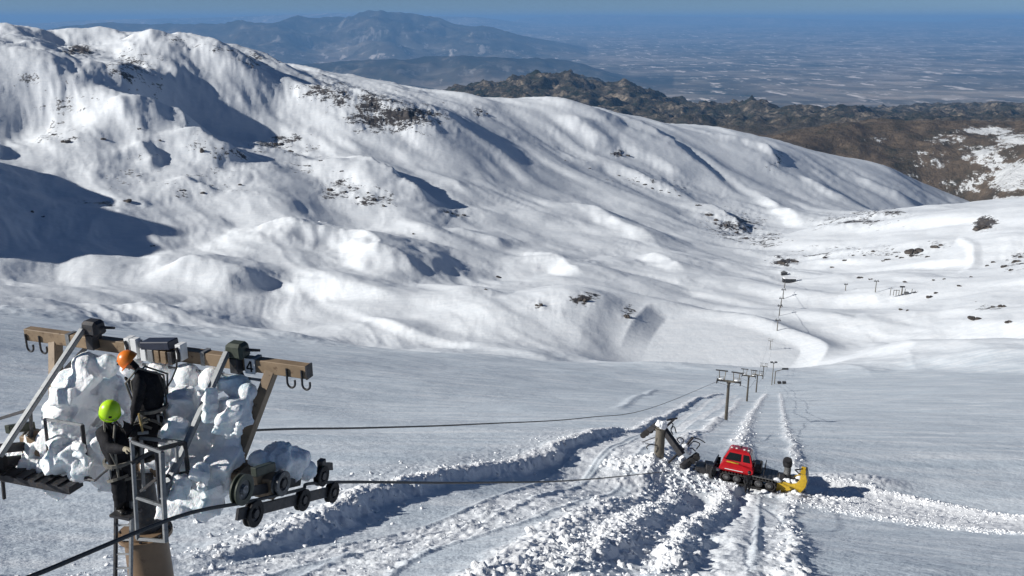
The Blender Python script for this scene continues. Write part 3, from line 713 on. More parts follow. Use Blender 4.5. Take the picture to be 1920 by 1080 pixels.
# ------------------------------------------------------------------ materials of the objects
def paint(name, c, rough=0.5, metal=0.0, var=0.25, scale=6.0, spec=0.4, dirt=None, bump=0.0):
    k = NT(name); co = k.co()
    n = k.noise(co, scale, 6, 0.65)
    lo = tuple(x * (1 - var) for x in c); hi = tuple(min(1, x * (1 + var)) for x in c)
    col = k.ramp(n, [(0.3, lo), (0.7, hi)])
    if dirt:
        m = k.math('MULTIPLY', k.math('SUBTRACT', k.noise(co, scale * 2.7, 8, 0.7), 0.56), 9.0, clamp=True); col = k.mix(m, col, dirt)
    k.base(col); k.set(Roughness=rough, Metallic=metal, Specular_IOR_Level=spec)
    if bump: k.normal(k.bump(k.noise(co, scale * 5, 5), bump, 0.01))
    return k.m
BROWN = paint('brown_paint', (0.25, 0.18, 0.115), 0.55, 0.0, 0.25, 3.0, dirt=(0.10, 0.06, 0.035))
POLE = paint('brown_pole_paint', (0.20, 0.135, 0.085), 0.5, 0.0, 0.15, 2.0, dirt=(0.14, 0.09, 0.055))
GALV = paint('galvanised_steel', (0.24, 0.25, 0.26), 0.55, 0.4, 0.2, 9.0, dirt=(0.13, 0.13, 0.13))
DARK = paint('dark_steel', (0.045, 0.045, 0.05), 0.5, 0.3, 0.4, 7.0, dirt=(0.12, 0.09, 0.06))
GREEN = paint('dark_green_grey_paint', (0.055, 0.065, 0.05), 0.5, 0.1, 0.3, 8.0)
RUBBER = paint('black_rubber', (0.022, 0.021, 0.022), 0.75, 0.0, 0.4, 12.0, dirt=(0.07, 0.06, 0.055))
ROPE = paint('steel_rope', (0.055, 0.057, 0.06), 0.6, 0.3, 0.3, 30.0)
NAVY = paint('dark_blue_cover', (0.025, 0.03, 0.05), 0.45, 0.0, 0.2, 6.0)
WHITE = paint('white_plate', (0.75, 0.76, 0.76), 0.5, 0.0, 0.05, 9.0)
BLACKP = paint('black_print', (0.015, 0.015, 0.018), 0.6, 0.0, 0.1, 9.0)
CLOTH = paint('black_work_cloth', (0.013, 0.013, 0.016), 0.85, 0.0, 0.5, 9.0, 0.2, dirt=(0.035, 0.032, 0.03), bump=0.5)
STRAP = paint('grey_harness_webbing', (0.16, 0.15, 0.13), 0.8, 0.0, 0.3, 20.0)
GLOVE = paint('pale_leather_glove', (0.34, 0.30, 0.22), 0.8, 0.0, 0.3, 20.0)
BGLOVE = paint('dark_glove', (0.03, 0.03, 0.03), 0.8, 0.0, 0.3, 20.0)
SKIN = paint('skin', (0.48, 0.27, 0.19), 0.55, 0.0, 0.1, 20.0)
BOOT = paint('black_boot', (0.018, 0.017, 0.017), 0.5, 0.0, 0.3, 20.0)
ORANGE = paint('orange_helmet_shell', (0.78, 0.20, 0.02), 0.35, 0.0, 0.12, 14.0, 0.5)
LIME = paint('lime_helmet_shell', (0.50, 0.82, 0.02), 0.35, 0.0, 0.06, 14.0, 0.5)
RED = paint('red_vehicle_paint', (0.46, 0.014, 0.02), 0.3, 0.0, 0.15, 2.0, 0.5, dirt=(0.34, 0.03, 0.03))
YELLOW = paint('yellow_machine_paint', (0.52, 0.34, 0.025), 0.45, 0.0, 0.2, 3.0, 0.4, dirt=(0.30, 0.22, 0.06))
GLASS = paint('dark_tinted_glass', (0.012, 0.016, 0.016), 0.06, 0.0, 0.2, 1.0, 0.7)
LAMP = paint('lamp_lens', (0.75, 0.74, 0.68), 0.15, 0.0, 0.05, 5.0, 0.6)
DIRTYGREY = paint('grey_machine_paint', (0.12, 0.12, 0.12), 0.55, 0.2, 0.4, 4.0, dirt=(0.45, 0.46, 0.48))
FARGREY = paint('weathered_steel_pole', (0.15, 0.135, 0.11), 0.6, 0.2, 0.2, 1.5)
k = NT('packed_snow_and_ice'); co = k.co()
n = k.noise(co, 1.6, 7, 0.62); f = k.math('MULTIPLY', k.math('SUBTRACT', n, 0.53), 7.0, clamp=True)
k.base(k.mix(f, (0.93, 0.94, 0.955), (0.70, 0.84, 0.90)))
k.set(Roughness=k.ramp(f, [(0.0, (0.7,) * 3), (1.0, (0.3,) * 3)]), Specular_IOR_Level=0.35, Subsurface_Weight=0.2, Subsurface_Scale=0.08)
k.b.inputs['Subsurface Radius'].default_value = (0.35, 0.8, 1.0)
b1 = k.bump(k.noise(co, 5.0, 6, 0.6), 0.5, 0.12); k.normal(k.bump(k.noise(co, 22.0, 4, 0.6), 0.35, 0.03, b1))
ICE = k.m
k = NT('thrown_snow'); co = k.co(); k.base((0.92, 0.935, 0.96)); k.set(Roughness=0.65, Specular_IOR_Level=0.25)
k.normal(k.bump(k.noise(co, 6.0, 5, 0.6), 0.6, 0.08)); CLOD = k.m
k = NT('bare_rock'); co = k.co()
k.base(k.ramp(k.noise(co, 0.25, 7, 0.65), [(0.3, (0.03, 0.027, 0.026)), (0.55, (0.08, 0.068, 0.06)), (0.75, (0.17, 0.145, 0.125))]))
k.set(Roughness=0.85, Specular_IOR_Level=0.2); k.normal(k.bump(k.noise(co, 0.6, 6, 0.65), 0.8, 0.8)); ROCKM = k.m

def soft_mesh(name, voxel, shapes_mb, amp, freq, seed, smooth_it=2, ridge=0.0):
    """melt overlapping shapes into one lump (voxel remesh), then roughen it"""
    me = bpy.data.meshes.new(name); me.from_pydata([tuple(p) for p in shapes_mb.v], [], shapes_mb.f)
    o = bpy.data.objects.new(name, me); COL.objects.link(o)
    md = o.modifiers.new('r', 'REMESH'); md.mode = 'VOXEL'; md.voxel_size = voxel
    sm = o.modifiers.new('s', 'SMOOTH'); sm.iterations = smooth_it; sm.factor = 0.5
    dg = bpy.context.evaluated_depsgraph_get(); res = bpy.data.meshes.new_from_object(o.evaluated_get(dg))
    bpy.data.objects.remove(o); bpy.data.meshes.remove(me)
    n = len(res.vertices); co_ = np.empty(n * 3); res.vertices.foreach_get('co', co_); co_ = co_.reshape(-1, 3)
    no = np.empty(n * 3); res.vertices.foreach_get('normal', no); no = no.reshape(-1, 3)
    d = 0
    a_ = amp; f_ = freq
    for i in range(5):
        nn = noise3(co_ * f_ + 7.3 * i, seed + i); d = d + a_ * (nn if i < 2 else (np.abs(nn) * 2 - 0.5)); a_ *= 0.42; f_ *= 2.2
    if ridge:                                  # flat facets, as hacked ice breaks
        q = noise3(co_ * 1.7, seed + 20); d = d + ridge * (np.round(q * 3) / 3 - q)
    co_ = co_ + no * d[:, None]
    res.vertices.foreach_set('co', co_.reshape(-1)); res.update()
    return res

# ------------------------------------------------------------------ people
def person(name, J, rad, head_dir, mats, hands, label, helmet=None, extra=None):
    """J: joints in world metres.  One continuous skinned body; helmet and harness are its children."""
    base = Vector(((J['ankL'].x + J['ankR'].x) / 2, (J['ankL'].y + J['ankR'].y) / 2, min(J['ankL'].z, J['ankR'].z) - 0.08))
    root = empty(name, base, label=label, cat='person')
    bm = bmesh.new(); lay = bm.verts.layers.skin.verify()
    def vtx(p, r):
        v_ = bm.verts.new(Vector(p) - base); v_[lay].radius = (r, r) if not hasattr(r, '__len__') else r; return v_
    hd = Vector(head_dir).normalized()
    pel = vtx(J['pel'], (rad['pel'], rad['pel'])); pel[lay].use_root = True
    waist = vtx(J['pel'].lerp(J['chest'], 0.5), rad['waist']); chest = vtx(J['chest'], rad['chest'])
    neck = vtx(J['neck'], 0.065); jaw = vtx(J['neck'].lerp(J['head'], 0.55) + hd * 0.02, 0.072); head = vtx(J['head'], 0.092); crown = vtx(J['head'] + (J['head'] - J['neck']).normalized() * 0.07, 0.07)
    for a_, b_ in ((pel, waist), (waist, chest), (chest, neck), (neck, jaw), (jaw, head), (head, crown)): bm.edges.new((a_, b_))
    nose = vtx(J['head'] + hd * 0.105 - (J['head'] - J['neck']).normalized() * 0.03, 0.016); bm.edges.new((head, nose))
    for sd_ in 'LR':
        sh = vtx(J['sh' + sd_], rad['sh']); el = vtx(J['el' + sd_], rad['el']); wr = vtx(J['wr' + sd_], 0.042)
        up_ = vtx(J['sh' + sd_].lerp(J['el' + sd_], 0.45), rad['uarm']); fo_ = vtx(J['el' + sd_].lerp(J['wr' + sd_], 0.35), rad['farm'])
        hp = vtx(J['hip' + sd_], rad['hip']); th_ = vtx(J['hip' + sd_].lerp(J['kn' + sd_], 0.4), rad['thigh']); kn = vtx(J['kn' + sd_], rad['knee']); ca = vtx(J['kn' + sd_].lerp(J['ank' + sd_], 0.35), rad['calf']); an = vtx(J['ank' + sd_], 0.06)
        tdir = Vector(J.get('toe' + sd_)) - J['ank' + sd_]
        heel = vtx(J['ank' + sd_] - Vector((0, 0, 0.055)) - tdir * 0.2, 0.05); toe = vtx(J['ank' + sd_] + tdir * 0.6 - Vector((0, 0, 0.06)), 0.052); tip = vtx(J['ank' + sd_] + tdir - Vector((0, 0, 0.065)), 0.04)
        for a_, b_ in ((chest, sh), (sh, up_), (up_, el), (el, fo_), (fo_, wr), (pel, hp), (hp, th_), (th_, kn), (kn, ca), (ca, an), (an, heel), (heel, toe), (toe, tip)): bm.edges.new((a_, b_))
        # hand: palm, four fingers of unequal length and a thumb off the side of the palm
        wv = Vector(J['wr' + sd_]); fd = (wv - J['el' + sd_]).normalized(); pd = Vector(hands[sd_]).normalized(); sdv = fd.cross(pd).normalized()
        palm = vtx(wv + fd * 0.05, (0.036, 0.026)); bm.edges.new((wr, palm))
        for i, ln in enumerate((0.075, 0.085, 0.08, 0.062)):
            k0 = wv + fd * 0.095 + sdv * (i - 1.5) * 0.021
            a_ = vtx(k0, 0.012); b_ = vtx(k0 + fd * ln * 0.45 + pd * ln * 0.18, 0.0105); c_ = vtx(k0 + fd * ln * 0.6 + pd * ln * 0.62, 0.009)
            bm.edges.new((palm, a_)); bm.edges.new((a_, b_)); bm.edges.new((b_, c_))
        t0_ = wv + fd * 0.045 - sdv * 0.04; a_ = vtx(t0_, 0.014); b_ = vtx(t0_ + fd * 0.03 - sdv * 0.022 + pd * 0.012, 0.012); c_ = vtx(t0_ + fd * 0.06 - sdv * 0.02 + pd * 0.03, 0.0105)
        bm.edges.new((palm, a_)); bm.edges.new((a_, b_)); bm.edges.new((b_, c_))
    me = bpy.data.meshes.new(name); bm.to_mesh(me); bm.free()
    o = bpy.data.objects.new(name, me); COL.objects.link(o)
    md = o.modifiers.new('skin', 'SKIN'); md.use_smooth_shade = True; md.branch_smoothing = 0.6
    sb = o.modifiers.new('sub', 'SUBSURF'); sb.levels = 2; sb.render_levels = 2
    dg = bpy.context.evaluated_depsgraph_get(); res = bpy.data.meshes.new_from_object(o.evaluated_get(dg)); bpy.data.objects.remove(o)
    # folds of cloth
    n = len(res.vertices); c3 = np.empty(n * 3); res.vertices.foreach_get('co', c3); c3 = c3.reshape(-1, 3); no = np.empty(n * 3); res.vertices.foreach_get('normal', no); no = no.reshape(-1, 3)
    hdist = np.min([np.linalg.norm(c3 - np.array(J['wr' + q] - base), axis=1) for q in 'LR'], axis=0); fold = np.where((hdist > 0.14) & (np.linalg.norm(c3 - np.array(J['head'] - base), axis=1) > 0.2), 1.0, 0.0)
    c3 = c3 + no * (fold * (0.016 * noise3(c3 * 9, 70) + 0.010 * noise3(c3 * 19, 74)))[:, None]
    res.vertices.foreach_set('co', c3.reshape(-1)); res.materials.clear()
    for m_ in (mats['cloth'], mats['glove'], SKIN, BOOT, BLACKP): res.materials.append(m_)
    hb = J['head'] - base; nb = J['neck'] - base
    for p in res.polygons:
        c = p.center
        if min((c - (J['wr' + q] - base)).length - (0.0 if (c - (J['wr' + q] - base)).dot(J['wr' + q] - J['el' + q]) > 0 else 1) for q in 'LR') < 0.19 and any((c - (J['wr' + q] - base)).dot((J['wr' + q] - J['el' + q]).normalized()) > -0.01 and (c - (J['wr' + q] - base)).length < 0.22 for q in 'LR'): p.material_index = 1
        elif (c - hb).length < 0.14 and (c - hb).dot(hd) > 0.02: p.material_index = 2
        elif any((c - (J['ank' + q] - base)).length < 0.13 and c.z < (J['ank' + q] - base).z + 0.03 or (c - (J['toe' + q] - base)).length < 0.13 for q in 'LR'): p.material_index = 3
    # eyes and mouth as small dark facets on the same mesh
    bm = bmesh.new(); bm.from_mesh(res)
    up_ = (J['head'] - J['neck']).normalized(); sdv = hd.cross(up_).normalized()
    for q in (hb + hd * 0.085 + sdv * 0.033, hb + hd * 0.085 - sdv * 0.033, hb + hd * 0.088 - up_ * 0.075):
        fs_before = set(bm.faces); bmesh.ops.create_icosphere(bm, subdivisions=1, radius=0.011, matrix=Matrix.Translation(q))
        for f_ in bm.faces:
            if f_ not in fs_before: f_.material_index = 4
    bm.to_mesh(res); bm.free()
    res.polygons.foreach_set('use_smooth', np.ones(len(res.polygons), bool))
    body = link_mesh('body', res, None, root)
    def loc(p): return Vector(p) - base
    if helmet:
        m = MB(); c = hb + up_ * 0.045; prof = []
        for i in range(9):
            f_ = i / 8 * math.pi / 2; prof.append((0.142 * math.sin(f_), 0.138 * math.cos(f_)))
        tl = (up_ * 0.97 + hd * 0.1).normalized()
        m.lathe(c, tl, [(-0.05, 0.136), (-0.045, 0.143), (0.0, 0.14)] + prof[1:-1] + [(0.142, 0.02)], 24, closed=False)
        hshell = m.build('helmet', helmet, root, smooth=True)
        m = MB(); m.lathe(c + hd * 0.03, tl, [(-0.052, 0.146), (-0.04, 0.146), (-0.04, 0.125), (-0.052, 0.125)], 24); m.build('brim', helmet, hshell, smooth=True)
        m = MB()
        for i in (-1, 0, 1): m.path([c + sdv * 0.035 * i - hd * 0.105 + tl * 0.075, c + sdv * 0.035 * i + tl * 0.129, c + sdv * 0.035 * i + hd * 0.105 + tl * 0.075], 0.008, 6)
        m.build('rib', helmet, hshell, smooth=True)
        m = MB()
        for i in (-1, 1): m.path([c + sdv * 0.125 * i, hb + sdv * 0.095 * i - up_ * 0.05, hb - up_ * 0.115 + hd * 0.05], 0.008, 6)
        m.build('chin_strap', BLACKP, hshell)
        m = MB(); m.boxax(c + hd * 0.135 + tl * 0.03, (sdv, tl, hd), (0.02, 0.015, 0.01)); m.build('badge', BLACKP, hshell)
    if extra:
        # harness: belt, leg loops and shoulder straps
        m = MB(); ax_ = (J['chest'] - J['pel']).normalized()
        m.lathe(loc(J['pel'] + ax_ * 0.07), ax_, [(-0.025, rad['waist'] + 0.022), (0.025, rad['waist'] + 0.022), (0.025, rad['waist'] - 0.01), (-0.025, rad['waist'] - 0.01)], 20); m.build('belt', STRAP, root)
        for q in 'LR':
            ax2 = (J['kn' + q] - J['hip' + q]).normalized(); m = MB(); m.lathe(loc(J['hip' + q] + ax2 * 0.13), (ax2 + Vector((0.15, 0, 0.1))).normalized(), [(-0.02, rad['thigh'] + 0.022), (0.02, rad['thigh'] + 0.022), (0.02, rad['thigh']), (-0.02, rad['thigh'])], 16); m.build('leg_loop', STRAP, root)
            m = MB(); bk = extra['front']
            m.path([loc(J['pel'] + ax_ * 0.08 + bk * (rad['waist'] + 0.01)), loc(J['chest'].lerp(J['sh' + q], 0.4) + bk * (rad['chest'] + 0.012)), loc(J['neck'].lerp(J['sh' + q], 0.5) + ax_ * 0.07), loc(J['chest'].lerp(J['sh' + q], 0.3) - bk * (rad['chest'] + 0.012)), loc(J['pel'] + ax_ * 0.08 - bk * (rad['waist'] + 0.01))], 0.016, 6); m.build('shoulder_strap', STRAP, root)
        for i, (dx, mt) in enumerate(extra['gear']):
            m = MB(); p = loc(J['pel'] + ax_ * 0.03 + Vector(dx)); m.lathe(p, (0.3, 0.5, 0.2), [(0.028, 0.03), (0.034, 0.04), (0.028, 0.05), (0.022, 0.04)], 12); m.tube(p, p - Vector((0, 0, 0.16)), 0.022, 0.014, 8); m.build('carabiner', mt, root)
    return root
# ------------------------------------------------------------------ lift line frame and the near pylon
LV = Vector((0.306, 0.952, 0.0)).normalized(); WV = Vector((LV.y, -LV.x, 0.0)); P0 = Vector((-5.66, 12.0, 0.0))
def lw(w_, l_, z_): return P0 + WV * w_ + LV * l_ + Vector((0, 0, z_))
def atl(px, py, lc):                 # pixel on the vertical plane at distance lc along the line
    d = Vector(pdir(px, py)); k_ = (lc + P0.dot(LV)) / d.dot(LV); return d * k_
def atw(px, py, wc):                 # pixel on the vertical plane of one rope
    d = Vector(pdir(px, py)); k_ = (wc + P0.dot(WV)) / d.dot(WV); return d * k_
pyl_base = Vector((P0.x, P0.y, ground_z(P0.x, P0.y) - 0.3))
PY = empty('lift_pylon', pyl_base, label='brown steel lift pylon in the foreground, head packed with ice, two workers on it', cat='lift pylon', group='lift pylons of the ski lift line')
def pb(m, name, mat, parent=PY, **k):
    m.v = [p - pyl_base for p in m.v]; return m.build(name, mat, parent, **k)
# pole
m = MB(); m.lathe(P0, Zv, [(pyl_base.z, 0.36), (-8.2, 0.325), (-7.62, 0.315), (-7.60, 0.33), (-7.52, 0.33)], 40, closed=False); pole = pb(m, 'pole', POLE, smooth=True)
m = MB(); m.lathe(P0, Zv, [(-7.62, 0.40), (-7.56, 0.40), (-7.56, 0.30), (-7.62, 0.30)], 40); pb(m, 'flange', POLE, pole, smooth=True)
for i in range(8):
    a = i * math.pi / 4 + 0.2; c = P0 + Vector((math.cos(a) * 0.362, math.sin(a) * 0.362, -7.55)); m = MB(); m.lathe(c, Zv, [(0, 0.022), (0.03, 0.022)], 6, closed=False); pb(m, 'bolt', DARK, pole)
m = MB(); m.lathe(lw(0, 0.05, 0), Zv, [(-7.6, 0.24), (-7.2, 0.20), (-6.6, 0.20)], 24, closed=False); pb(m, 'head_tube', DARK, smooth=True)
# crossarm with its cleats
m = MB(); m.beam(lw(-2.35, 0.25, -6.52), lw(2.25, 0.25, -6.52), 0.26, 0.30); pb(m, 'crossarm', BROWN, bevel=0.01)
for s_ in (-1, 1):
    m = MB(); m.boxax(lw(1.93 * s_, 0.22, -6.45), (WV, LV, Zv), (0.17, 0.20, 0.16)); pb(m, 'arm_bracket', BROWN, bevel=0.012)
# lifting frame
m = MB(); m.beam(lw(-2.72, 0.95, -4.95), lw(2.5, 0.95, -4.97), 0.16, 0.20); gb = pb(m, 'gantry_beam', BROWN, bevel=0.008)
m = MB(); m.boxax(lw(2.50, 0.95, -4.97), (WV, LV, Zv), (0.012, 0.085, 0.105)); pb(m, 'end_cap', DARK, gb)
for s_, (tp, bt) in {1: ((1.87, 0.95, -5.04), (1.52, 0.35, -6.36)), -1: ((-2.17, 0.95, -5.04), (-1.82, 0.35, -6.36))}.items():
    m = MB(); m.beam(lw(*tp), lw(*bt), 0.15, 0.17, up=LV); pb(m, 'gantry_leg', BROWN, bevel=0.008)
    m = MB(); m.boxax(lw(bt[0] - 0.02 * s_, bt[1] + 0.02, bt[2] - 0.03), (WV, LV, Zv), (0.2, 0.16, 0.04)); pb(m, 'foot_plate', BROWN, bevel=0.006)
    m = MB(); m.beam(lw(tp[0] - 0.65 * s_, 0.98, -5.02), lw(tp[0] - 0.18 * s_, 0.72, -5.55), 0.05, 0.08, up=LV); pb(m, 'knee_brace', DARK)
for s_, (tp, bt) in {1: ((1.27, 0.74, -4.73), (1.10, -0.80, -6.38)), -1: ((-1.36, 0.74, -4.66), (-1.72, -0.80, -6.16))}.items():
    m = MB(); m.beam(lw(*tp), lw(*bt), 0.085, 0.085, up=WV); br = pb(m, 'stay', GALV, bevel=0.01)
    p = lw(tp[0] + 0.09, 0.86, tp[2] - 0.02)
    m = MB(); m.boxax(p + Vector((0, 0, 0.02)), (WV, LV, Zv), (0.165, 0.14, 0.12), 0.85); hb_ = pb(m, 'hoist', GREEN if s_ == 1 else DARK, bevel=0.045)
    m = MB(); m.boxax(p + LV * -0.02 + Vector((0, 0, -0.2)), (WV, LV, Zv), (0.07, 0.11, 0.12)); pb(m, 'hoist_bracket', DARK, hb_, bevel=0.008)
    m = MB(); m.tube(p + WV * 0.12 + Vector((0, 0, 0.03)), p + WV * 0.33 + LV * 0.1 + Vector((0, 0, 0.01)), 0.03, 0.02, 8); pb(m, 'hoist_spindle', DARK, hb_, smooth=True)
for w_ in (-2.68, -2.40, 2.18, 2.43):                                   # rope hooks at the ends
    p = lw(w_, 0.855, -4.93); m = MB()
    m.path([p, p + Vector((0, 0, -0.22))] + [p + WV * (0.065 - 0.065 * math.cos(a)) + Vector((0, 0, -0.22 - 0.075 * math.sin(a))) for a in np.linspace(0.3, math.pi, 8)] + [p + WV * 0.13 + Vector((0, 0, -0.17))], 0.017, 8); pb(m, 'hook', DARK, gb, smooth=True)
for w_ in (-1.83, 1.62, 0.72, -0.55):                                   # clamp bands round the beam
    m = MB(); m.boxax(lw(w_, 0.95, -4.955), (WV, LV, Zv), (0.035, 0.092, 0.112)); pb(m, 'clamp_band', GALV, gb)
m = MB(); m.path([lw(-1.5, 0.83, -5.15), lw(-0.5, 0.83, -5.17), lw(0.6, 0.83, -5.15), lw(1.75, 0.83, -5.16)], 0.022, 8); pb(m, 'conduit', GALV, gb, smooth=True)
# control cabinet on the beam: dark lid over pale boxes
c = lw(-0.02, 0.80, -4.84)
m = MB(); m.boxax(c + WV * 0.03 + Vector((0, 0, 0.07)), (WV + Zv * 0.12, LV, Zv - WV * 0.12), (0.27, 0.12, 0.065)); lid = pb(m, 'cabinet_lid', NAVY, gb, bevel=0.012)
for i, (dw, wd, mt) in enumerate(((-0.36, 0.055, WHITE), (-0.20, 0.05, WHITE), (-0.07, 0.05, GALV), (0.05, 0.045, BROWN), (0.17, 0.05, BROWN), (0.29, 0.04, DARK))):
    m = MB(); m.boxax(c + WV * dw + LV * -0.06 + Vector((0, 0, -0.10 + (0.08 if i == 0 else 0))), (WV, LV, Zv), (wd, 0.06, 0.10 + (0.06 if i == 0 else 0))); pb(m, 'cabinet_box', mt, gb, bevel=0.006)
for dw in (-0.50, 0.44):
    m = MB(); m.boxax(c + WV * dw + LV * -0.02, (WV, LV, Zv), (0.05, 0.08, 0.13)); lt = pb(m, 'latch_block', WHITE, gb, bevel=0.006)
    m = MB(); m.path([c + WV * (dw - 0.02) + LV * -0.11 + Vector((0, 0, 0.09)), c + WV * (dw + 0.02) + LV * -0.12, c + WV * (dw + 0.005) + LV * -0.11 + Vector((0, 0, -0.13))], 0.025, 6); pb(m, 'latch_handle', BLACKP, gb)
# number plates
pc = lw(1.56, 0.852, -4.97)
m = MB(); m.boxax(pc, (WV, LV, Zv), (0.085, 0.006, 0.12)); plate = pb(m, 'number_plate', WHITE, gb)
m = MB(); f = -LV * 0.010
m.beam(pc + f + WV * 0.025 + Zv * 0.085, pc + f + WV * 0.025 - Zv * 0.085, 0.026, 0.004, up=LV); m.beam(pc + f + WV * 0.02 + Zv * 0.085, pc + f - WV * 0.05 - Zv * 0.03, 0.024, 0.004, up=LV); m.beam(pc + f - WV * 0.055 - Zv * 0.035, pc + f + WV * 0.06 - Zv * 0.035, 0.024, 0.004, up=LV)
m.v = [p - pyl_base for p in m.v]; m.build('numeral', BLACKP, plate)
# sheave trains; the rope runs between upper and lower wheels
RS = -0.40
def rope_z(l_): return -6.56 + RS * l_
def wheel(c, r, parent, rimmat=GREEN):
    m = MB(); ax = WV
    m.lathe(c, ax, [(-0.055, r), (-0.05, r + 0.025), (-0.028, r + 0.025), (-0.02, r - 0.012), (0.02, r - 0.012), (0.028, r + 0.025), (0.05, r + 0.025), (0.055, r), (0.045, r - 0.055), (-0.045, r - 0.055)], 28)
    wo = pb(m, 'sheave_wheel', rimmat, parent, smooth=True)
    m = MB(); m.lathe(c, ax, [(-0.03, r - 0.05), (0.03, r - 0.05), (0.015, 0.07), (0.06, 0.06), (0.06, 0.001), (-0.06, 0.001), (-0.06, 0.06), (-0.015, 0.07)], 24, closed=False); pb(m, 'hub', DIRTYGREY if rimmat is GREEN else DARK, wo, smooth=True)
for s_ in (1, -1):
    wp = 2.3 * s_
    m = MB(); m.beam(lw(wp - 0.02 * s_, -0.75, rope_z(-0.75) - 0.16), lw(wp - 0.02 * s_, 1.75, rope_z(1.75) - 0.16), 0.05, 0.16); bal = pb(m, 'balancer_beam', DARK, bevel=0.006)
    m = MB(); m.beam(lw(wp - 0.13 * s_, -0.6, rope_z(-0.6) + 0.10), lw(wp - 0.13 * s_, 1.0, rope_z(1.0) + 0.10), 0.05, 0.14); pb(m, 'upper_beam', DARK, bal, bevel=0.006)
    m = MB(); m.boxax(lw(wp - 0.2 * s_, 0.25, -6.58), (WV, LV, Zv), (0.16, 0.12, 0.12)); pb(m, 'pivot', BROWN, bal, bevel=0.01)
    for l_, r_, mt in ((-0.62, 0.19, GREEN), (0.30, 0.16, DIRTYGREY), (1.42, 0.14, RUBBER)): wheel(lw(wp, l_, rope_z(l_) + r_ + 0.018), r_, bal, mt)
    for l_, r_ in ((-0.42, 0.165), (0.82, 0.145), (1.70, 0.145)): wheel(lw(wp, l_, rope_z(l_) - r_ - 0.03), r_, bal, RUBBER)
    m = MB(); m.boxax(lw(wp - 0.03, 1.62, rope_z(1.62) + 0.30), (WV, LV - Zv * 0.5, Zv), (0.03, 0.20, 0.07)); m.boxax(lw(wp - 0.03, 1.5, rope_z(1.5) + 0.33), (WV, LV, Zv), (0.05, 0.06, 0.10)); pb(m, 'rope_catcher', DARK, bal, bevel=0.006)
    m = MB(); m.boxax(lw(wp - 0.1 * s_, 0.05, rope_z(0) + 0.40), (WV, LV - Zv * 0.3, Zv), (0.05, 0.25, 0.07)); pb(m, 'guard', GREEN, bal, bevel=0.01)
# walkway, rails and ladder
def rails(name, segs, mat, r=0.024, parent=PY):
    m = MB()
    for a_, b_ in segs: m.beam(a_, b_, r * 2, r * 2, up=(0.3, 0.2, 1))
    return pb(m, name, mat, parent)
m = MB(); m.boxax(lw(-1.85, -0.30, -6.80), (WV, LV, Zv), (0.95, 0.14, 0.05)); wk = pb(m, 'walkway', DARK)
for i in range(9):
    m = MB(); m.boxax(lw(-2.7 + i * 0.22, -0.30, -6.735), (WV, LV, Zv), (0.06, 0.15, 0.012)); pb(m, 'grating_bar', DARK, wk)
q = -0.2
A, B, C, D = atl(84, 786, q), atl(154, 797, q), atl(158, 852, q), atl(88, 846, q)
for i, (a_, b_) in enumerate(((A, B), (B, C + Vector((0, 0, -0.35))), (C, D), (D + Vector((0, 0, -0.4)), A))): rails('guard_rail', [(a_, b_)], GALV if i in (0,) else DARK, 0.026 if i == 1 else 0.02)
q = 0.05
rails('guard_rail', [(atl(-40, 797, q), atl(58, 767, q))], DARK, 0.022); rails('rail_post', [(atl(57, 767, q), atl(63, 880, q))], DARK, 0.02); rails('rail_post', [(atl(0, 845, q - 0.4), atl(8, 935, q - 0.4))], DARK, 0.022)
FL, FR = atl(247, 828, -0.95), atl(303, 848, -0.95); FLb, FRb = atl(258, 1010, -0.95), atl(311, 1015, -0.95)
rails('cage_post', [(FL, FLb)], GALV, 0.022); rails('cage_post', [(FR, FRb)], GALV, 0.028)
rails('cage_rung', [(FL, FR)], GALV, 0.02); rails('cage_rung', [(FL.lerp(FLb, 0.56), FR.lerp(FRb, 0.60))], GALV, 0.02); rails('cage_rung', [(FLb, FRb)], GALV, 0.02)
BR, BL = atl(346, 830, -0.3), atl(264, 821, -0.3); BRb, BLb = atl(356, 915, -0.3), atl(270, 920, -0.3)
MR = atl(294, 843, -0.75); MRb = atl(301, 945, -0.75)
rails('handrail', [(atl(246, 868, -0.98), MR), (MR, BR)], DARK, 0.024); rails('handrail', [(BL, BR)], GALV, 0.024)
rails('cage_post', [(BR, BRb)], DARK, 0.028); rails('cage_post', [(BL, BLb)], GALV, 0.02); rails('cage_post', [(MR, MRb)], DARK, 0.026)
rails('mid_rail', [(atl(264, 921, -0.8), MR.lerp(MRb, 0.5)), (MR.lerp(MRb, 0.5), BR.lerp(BRb, 0.65))], DARK, 0.018); rails('cage_post', [(atl(331, 835, -0.45), atl(334, 900, -0.45))], GALV, 0.018)
lad = []
for px_ in (218, 247):
    a_, b_ = atl(px_, 940, -0.52), atl(px_ - 3, 1175, -0.52); lad.append((a_, b_)); rails('ladder_rail', [(a_, b_)], GALV if px_ > 230 else DARK, 0.022)
for i in range(9):
    f = 0.07 + i * 0.112; rails('ladder_rung', [(lad[0][0].lerp(lad[0][1], f), lad[1][0].lerp(lad[1][1], f))], GALV, 0.013)
m = MB(); m.boxax(atl(236, 962, -0.62), (WV, LV, Zv), (0.17, 0.14, 0.02)); pb(m, 'foot_step', DARK)
m = MB(); m.path([atl(160, 897, -0.3), atl(178, 901, -0.35), atl(190, 890, -0.4), atl(205, 878, -0.45)], 0.018, 6); m.path([atl(160, 897, -0.3), atl(170, 899, -0.3)], 0.035, 6); pb(m, 'bracket_cable', DARK)
m = MB(); m.path([atl(332, 668, 0.75), atl(331, 690, 0.6), atl(322, 712, 0.4), atl(312, 728, 0.1)], 0.014, 6); pb(m, 'hanging_cable', BLACKP)

